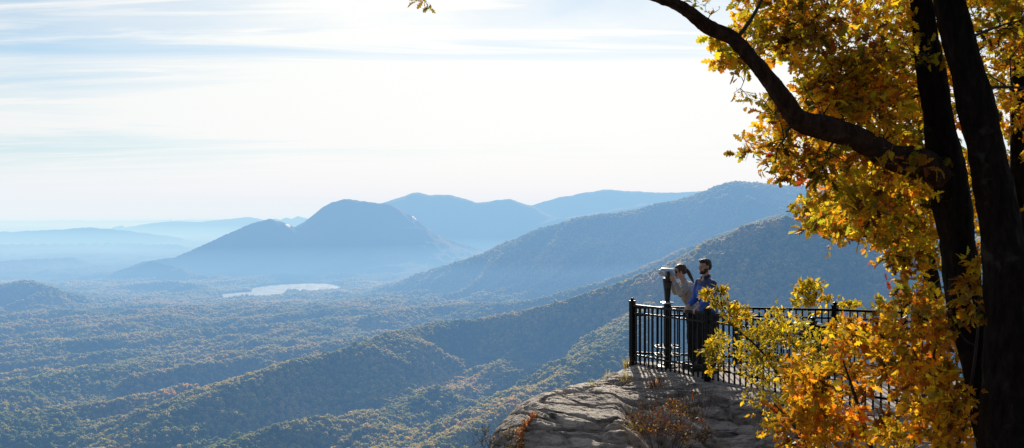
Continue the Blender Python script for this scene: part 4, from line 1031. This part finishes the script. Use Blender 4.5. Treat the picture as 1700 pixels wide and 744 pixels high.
# the big oak on the right: two stems and the long bough over the view
ob = W(1700, 907, 5.2)
t1 = [W(1715, 960, 5.35), W(1690, 820, 5.4), W(1660, 700, 5.45), W(1628, 590, 5.5), W(1601, 490, 5.5), W(1591, 420, 5.5), W(1581, 350, 5.5), W(1570, 270, 5.5), W(1558, 190, 5.5), W(1543, 100, 5.55), W(1529, 0, 5.6), W(1512, -160, 5.7), W(1480, -400, 5.9)]
r1_ = [k*5.5/F for k in (66, 50, 40, 32, 27, 27, 28, 28, 22, 21, 17, 15, 10)]
t2 = [W(1750, 960, 5.0), W(1726, 820, 5.0), W(1704, 720, 5.0), W(1690, 620, 5.0), W(1683, 540, 5.02), W(1673, 450, 5.05), W(1661, 370, 5.1), W(1647, 300, 5.1), W(1631, 225, 5.1), W(1613, 150, 5.12), W(1598, 90, 5.15), W(1577, 0, 5.2), W(1545, -150, 5.3), W(1490, -420, 5.6)]
r2_ = [k*5.0/F for k in (110, 86, 68, 53, 43, 35, 31, 30, 26, 27, 25, 22, 18, 10)]
lb = [W(1578, 300, 5.5), W(1530, 276, 5.42), W(1480, 256, 5.3), W(1425, 234, 5.2), W(1370, 214, 5.1), W(1328, 196, 5.05), W(1302, 172, 5.0), W(1280, 135, 5.0), W(1250, 98, 5.0), W(1215, 68, 5.0), W(1175, 40, 4.95), W(1130, 12, 4.9), W(1075, -6, 4.9), W(1000, -30, 4.9), W(900, -60, 4.95), W(800, -52, 5.0), W(742, -22, 5.0), W(700, 0, 5.0)]
lb = [q+Vector((0, 0, 0.018*math.sin(i*2.3))) for i, q in enumerate(lb)]
rb = [k*5.0/F for k in (30, 26, 22, 19, 18, 17.5, 15, 14, 12.5, 11, 10.5, 8.5, 7, 6, 4, 2.5, 1.6, 1)]
CROWN_REG = [
 (1390, 20, 160, 85, 5.2, 7.2, 56, 0.19), (1300, 55, 66, 55, 5.2, 7.0, 22, 0.16), (1455, 110, 95, 85, 5.3, 7.2, 36, 0.19), (1230, 100, 30, 12, 5.0, 5.4, 3, 0.12), (1205, 62, 14, 20, 5.0, 5.3, 1, 0.10),
 (1410, 150, 65, 36, 5.3, 7.0, 22, 0.17), (1365, 175, 38, 30, 5.2, 6.4, 12, 0.15), (1295, 205, 40, 22, 5.0, 5.6, 8, 0.13), (1480, 190, 75, 60, 5.6, 7.3, 28, 0.2),
 (1335, 250, 75, 32, 5.0, 6.5, 22, 0.16), (1450, 285, 110, 55, 5.2, 7.2, 44, 0.19), (1410, 350, 66, 36, 5.5, 8.0, 30, 0.18), (1505, 360, 65, 65, 5.8, 7.4, 30, 0.19),
 (1390, -120, 220, 70, 5.0, 8.0, 30, 0.26), (1650, 60, 60, 140, 5.8, 7.4, 28, 0.2), (1695, 200, 36, 130, 5.8, 8.0, 22, 0.2), (1630, 330, 22, 100, 6.2, 8.5, 16, 0.18), (1665, 10, 50, 40, 4.9, 6, 10, 0.2), (1604, 150, 14, 60, 5.9, 6.8, 5, 0.15), (1622, 300, 10, 70, 5.9, 6.8, 5, .14), (1800, 0, 120, 250, 5.0, 8.0, 24, 0.28), (1540, 60, 60, 90, 6, 8, 16, .2)]
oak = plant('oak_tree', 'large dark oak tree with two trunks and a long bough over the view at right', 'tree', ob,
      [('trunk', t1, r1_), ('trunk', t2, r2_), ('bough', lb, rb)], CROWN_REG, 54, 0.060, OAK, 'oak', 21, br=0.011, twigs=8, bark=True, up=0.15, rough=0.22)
# leafy tip of the bough and the small twigs on it
def bough_tip():
    g = np.random.default_rng(5)
    skel = [(np.array(p), 0.006) for p in lb[-5:]]+[(np.array(p), 0.02) for p in lb[8:12]]
    C = [W(700, -2, 5.0), W(1168, 9, 4.95), W(1240, 158, 5.0)]
    for k, c in enumerate(C):
        cs = [c, c+Vector((0.05, 0.02, -0.03)), c+Vector((-0.03, 0.03, 0.03))]
        (bv, bf), (lv, lf, lc) = foliage(skel, cs, [0.06]*3, 9, 0.040, [((0.40, 0.22, 0.03), 1), ((0.45, 0.40, 0.03), 1)], 'oak', g, 0.005, 3)
        t = link_mesh('side_twig', np_mesh('side_twig', bv, bf), TWIG, oak, smooth=True)
        q = link_mesh('leaves', np_mesh('leaves', lv, lf, lc), LEAF, t, smooth=True); q.matrix_parent_inverse = Matrix.Translation(-Vector(oak.location)) @ Matrix.Identity(4); q.matrix_parent_inverse = Matrix.Identity(4)
bough_tip()

# slim tree at the frame edge
plant('slim_tree', 'slim grey tree trunk just right of the big oak at the frame edge', 'tree', W(1712, 760, 6.8),
      [('trunk', [W(1716, 800, 6.8), W(1704, 500, 6.8), W(1692, 300, 6.8), W(1690, 120, 6.9), W(1680, -60, 7.0), W(1672, -250, 7.1)], [0.08, 0.065, 0.055, 0.05, 0.04, 0.02])],
      [(1690, -60, 60, 60, 6.5, 7.4, 8, 0.2), (1690, 380, 20, 60, 6.6, 7.4, 3, 0.15)], 40, 0.06, OAK, 'oak', 31, bark=True)
# young oak behind the big one
plant('young_oak', 'small oak behind the big trunks with low leafy branches above the railing', 'tree', W(1568, 700, 8.6),
      [('trunk', [W(1566, 720, 8.6), W(1556, 600, 8.6), W(1552, 500, 8.6), W(1540, 430, 8.5), W(1522, 360, 8.4), W(1500, 280, 8.4), W(1480, 200, 8.4)], [0.085, 0.075, 0.068, 0.062, 0.05, 0.035, 0.02]),
       ('limb', [W(1545, 445, 8.5), W(1500, 405, 8.2), W(1450, 392, 8.0), W(1400, 385, 7.9), W(1360, 372, 7.8)], [0.03, 0.024, 0.018, 0.012, 0.005])],
      [(1400, 345, 70, 25, 7.4, 8.4, 14, 0.19), (1480, 330, 80, 60, 7.6, 9.2, 26, 0.22), (1510, 420, 50, 45, 7.8, 9.0, 18, 0.19), (1535, 480, 32, 40, 7.8, 8.8, 9, 0.15), (1380, 372, 40, 14, 7.6, 8.0, 6, 0.13), (1500, 200, 70, 80, 8, 9.4, 16, .22), (1600, 400, 25, 100, 8.4, 9.5, 8, .2)], 50, 0.068, OAK, 'oak', 41, br=0.010, twigs=7, bark=True)

# foreground shrubs
plant('gold_shrub', 'gold and orange leaved oak shrub in the lower right foreground', 'shrub', W(1470, 860, 6.3),
      [('stem', [W(1470, 880, 6.3), W(1450, 760, 6.2), W(1420, 660, 6.2), W(1400, 600, 6.2)], [0.022, 0.018, 0.012, 0.005]),
       ('stem', [W(1480, 880, 6.3), W(1510, 760, 6.2), W(1540, 640, 6.1), W(1560, 540, 6.0)], [0.022, 0.018, 0.012, 0.005]),
       ('stem', [W(1460, 880, 6.3), W(1380, 790, 6.0), W(1320, 710, 5.9), W(1285, 670, 5.8)], [0.020, 0.016, 0.010, 0.004]),
       ('stem', [W(1490, 880, 6.3), W(1580, 760, 5.7), W(1612, 640, 5.4), W(1625, 520, 5.3), W(1625, 450, 5.3)], [0.020, 0.016, 0.010, 0.007, 0.004])],
      [(1420, 620, 120, 40, 5.8, 7.0, 24, 0.15), (1520, 650, 60, 50, 5.4, 6.8, 16, 0.15), (1400, 722, 140, 36, 5.3, 6.6, 26, 0.15), (1500, 560, 90, 45, 5.6, 7.0, 22, 0.15), (1330, 670, 50, 40, 5.6, 6.4, 14, 0.13), (1430, 560, 60, 30, 6.2, 7.2, 14, 0.15), (1590, 590, 40, 110, 5.1, 6.2, 18, 0.13), (1560, 700, 60, 50, 5.0, 6.2, 14, 0.15), (1620, 455, 18, 20, 5.2, 5.4, 2, 0.09), (1560, 520, 40, 25, 5.8, 6.8, 8, .14)],
      50, 0.057, GOLD, 'oak', 51, br=0.006, twigs=6, mat=LEAF2, up=0.25)
plant('lime_shrub', 'golden yellow small leaved shrub growing against the near railing', 'shrub', W(1335, 740, 9.9),
      [('stem', [W(1335, 760, 9.9), W(1310, 660, 9.9), W(1270, 590, 9.9), W(1215, 540, 9.9), W(1185, 520, 9.9)], [0.022, 0.018, 0.012, 0.008, 0.004]),
       ('stem', [W(1340, 760, 9.9), W(1335, 660, 10.0), W(1310, 590, 10.1), W(1290, 530, 10.2)], [0.020, 0.014, 0.009, 0.004]),
       ('stem', [W(1345, 760, 9.9), W(1370, 670, 9.7), W(1380, 600, 9.6), W(1375, 560, 9.6)], [0.018, 0.012, 0.008, 0.004]),
       ('stem', [W(1215, 540, 9.9), W(1195, 512, 9.9), W(1180, 490, 9.9), W(1172, 474, 9.9)], [0.006, 0.005, 0.004, 0.002]),
       ('stem', [W(1215, 540, 9.9), W(1200, 512, 9.9), W(1196, 490, 9.9), W(1190, 474, 9.9)], [0.006, 0.005, 0.004, 0.002])],
      [(1300, 590, 60, 60, 9.4, 10.6, 40, 0.22), (1230, 575, 50, 30, 9.6, 10.3, 16, 0.18), (1225, 530, 32, 14, 9.7, 10.1, 9, 0.14), (1200, 508, 16, 12, 9.8, 10.0, 6, 0.10), (1172, 485, 4, 9, 9.85, 9.95, 3, 0.07), (1195, 485, 4, 9, 9.85, 9.95, 3, 0.07), (1290, 540, 26, 22, 9.8, 10.4, 8, 0.16), (1345, 610, 50, 50, 9.3, 10.2, 20, 0.22), (1182, 590, 18, 14, 9.8, 10.1, 4, 0.12), (1176, 610, 3, 12, 9.85, 9.95, 2, 0.07), (1290, 660, 50, 30, 9.2, 10, 12, .2)],
      44, 0.052, LIME, 'small', 61, br=0.005, twigs=7, mat=LEAF2, up=0.5)
for i, (u, vt_, vb_, Y, wd, n, lab) in enumerate(((1344, 462, 640, 16.8, 26, 16, 'tall yellow green sapling rising behind the far railing'), (1375, 484, 640, 16.6, 26, 7, 'low bushy sapling behind the far railing right of the tall sapling'), (1416, 503, 640, 16.0, 14, 4, 'smallest sapling top just above the far railing'), (1470, 490, 640, 15.6, 28, 9, 'spreading thin sapling behind the far railing nearest the oak'))):
    plant('sapling', lab, 'sapling', W(u, vb_, Y), [('stem', [W(u, vb_, Y), W(u+3, (vb_+vt_)/2, Y), W(u-2, vt_+8, Y)], [0.02, 0.014, 0.004])],
          [(u, vt_+34, wd, 30, Y-0.3, Y+0.3, n, 0.17), (u-4, vt_+12, wd*0.4, 10, Y-0.2, Y+0.2, max(1, n//4), 0.12)], 30, 0.085, LIME, 'plain', 70+i, br=0.006, twigs=6, mat=LEAF2, up=0.9, group='saplings behind the far railing')

# small growth on the rock
def tuft(name, label, u, v, Y, n, h, spread, pal, seed, cat='grass tuft', group=None, red=0):
    g = np.random.default_rng(seed); c = W(u, v, Y); c.z = rock_z(c.x, c.y)-0.01
    Vs, Fs, Cs, o = [], [], [], 0
    for i in range(n):
        a = g.uniform(0, 6.28); r = spread*math.sqrt(g.uniform(0, 1)); b = np.array([c.x+r*math.cos(a), c.y+r*math.sin(a), 0]); b[2] = rock_z(b[0], b[1])-0.01
        d = np.array([math.cos(a), math.sin(a), 0])*g.uniform(0.1, 0.7)+g.normal(0, 0.15, 3); L_ = h*g.uniform(0.4, 1.1); wv = 0.0025+0.002*g.uniform()
        s = np.array([-math.sin(a), math.cos(a), 0])*wv
        pts = [b+d*L_*t*t*0.8+np.array([0, 0, L_*t*(1-0.3*t*abs(d[0]))]) for t in (0, 0.4, 0.75, 1)]
        V = []
        for k, p in enumerate(pts): w_ = (1, 0.9, 0.6, 0.1)[k]; V += [p-s*w_, p+s*w_]
        Vs.append(np.array(V)); Fs.append(np.array([[0, 1, 3, 2], [2, 3, 5, 4], [4, 5, 7, 6]])+o); o += 8
        Cs.append(np.repeat(pick(pal, 1, g)*g.uniform(0.6, 1.2), 8, 0))
    ob_ = link_mesh(name, np_mesh(name, np.concatenate(Vs), np.concatenate(Fs), np.concatenate(Cs)), LEAF2); tag(ob_, label, cat, group); return ob_
STRAW = [((0.50, 0.38, 0.12), 3), ((0.40, 0.38, 0.08), 3), ((0.30, 0.16, 0.06), 2)]
tuft('grass_tuft', 'green gold grass tuft on the rock just below the corner post', 1040, 622, 14.1, 110, 0.11, 0.11, STRAW, 81, group='grass tufts on the rock')
tuft('grass_tuft', 'thin dry grass tuft on the rock rim left of the corner post', 1008, 616, 14.7, 40, 0.12, 0.08, STRAW, 82, group='grass tufts on the rock')
tuft('grass_tuft', 'bright grass tuft at the foot of the corner post against the valley', 1040, 606, 15.3, 70, 0.20, 0.06, STRAW, 86, group='grass tufts on the rock')
tuft('grass_tuft', 'reddish dry tuft below the railing in a crack of the rock', 1088, 636, 13.7, 120, 0.15, 0.16, RED, 83, group='grass tufts on the rock')
tuft('grass_tuft', 'tiny tuft in the middle of the sunny boulder', 983, 652, 13.4, 40, 0.07, 0.08, STRAW, 84, group='grass tufts on the rock')
tuft('grass_tuft', 'wide brown tuft in the shaded hollow under the railing', 1150, 662, 12.9, 160, 0.16, 0.35, RED, 85, group='grass tufts on the rock')
def ground_plant(name, label, cat, u, v, Y, regs, n, size, pal, kind, seed, br, **k):
    c = W(u, v, Y); c.z = rock_z(c.x, c.y)
    st = []
    g = np.random.default_rng(seed)
    for i in range(6):
        (ru_, rv_, a_, b_, y0, y1, _, _) = regs[i % len(regs)]
        e = W(ru_+g.uniform(-a_, a_)*0.7, rv_+g.uniform(-b_, b_)*0.5, (y0+y1)/2)
        st.append(('stem', [c+Vector((g.uniform(-.1, .1), g.uniform(-.1, .1), -0.03)), c.lerp(e, 0.5)+Vector((0, 0, 0.03)), e], [0.006, 0.005, 0.002]))
    return plant(name, label, cat, c, st, regs, n, size, pal, kind, seed, br=br, mat=LEAF2, **k)
ground_plant('red_shrub', 'dark red and brown low shrub in the rock hollow', 'shrub', 1100, 735, 11.3, [(1105, 695, 50, 28, 10.9, 11.8, 44, 0.13), (1060, 704, 24, 22, 11, 11.6, 14, 0.10), (1150, 712, 40, 26, 10.6, 11.4, 22, 0.13)], 30, 0.032, RED, 'small', 91, 0.003, twigs=6, up=0.4)
ground_plant('dry_shrub', 'leafless dark twiggy shrub at the foot of the boulder', 'shrub', 838, 775, 10.9, [(800, 735, 26, 16, 10.7, 11.1, 12, 0.14), (850, 728, 20, 20, 10.7, 11.1, 12, 0.12)], 10, 0.022, [((0.16, 0.10, 0.04), 2), ((0.35, 0.20, 0.05), 1)], 'small', 92, 0.003, twigs=8, up=1.2)
def vine():
    g = np.random.default_rng(94); root = empty('creeping_vine', W(880, 705, 12.0)); tag(root, 'orange red creeping vine on the face of the sunny boulder', 'vine')
    from mathutils.bvhtree import BVHTree
    bvh = BVHTree.FromPolygons([tuple(v.co) for v in rock_me.vertices], [tuple(p.vertices) for p in rock_me.polygons])
    path = [(893, 690), (886, 693), (878, 700), (871, 712), (867, 724), (865, 736), (863, 748)]; pts = []; nrm = []
    for u, v in path:
        d = (W(u, v, 10)-Vector((0, 0, CAMZ))).normalized(); h, n, _, _ = bvh.ray_cast(Vector((0, 0, CAMZ)), d)
        if h is not None: pts.append(h+n*0.012); nrm.append(n)
    if len(pts) < 3: return
    V, f = tube(pts, [0.004]*len(pts), 6, sub=4); link_mesh('stem', np_mesh('stem', V, f), TWIG, root, smooth=True)
    P = catmull([tuple(p) for p in pts], 300); P = P+g.normal(0, 0.035, P.shape)*[1, 0.4, 0.7]; Nr = np.array(nrm).mean(0)
    if Nr[1] > 0: Nr = -Nr
    D = g.normal(0, 1, P.shape)+Nr*0.8
    V, f, c = leaves(P+Nr*0.02, D, g.uniform(0.025, 0.05, len(P)), pick([((0.42, 0.14, 0.03), 3), ((0.30, 0.07, 0.03), 2), ((0.62, 0.32, 0.05), 1)], len(P), g), 'plain', g, 0.8)
    link_mesh('leaves', np_mesh('leaves', V, f, c), LEAF2, root, smooth=True)
vine()
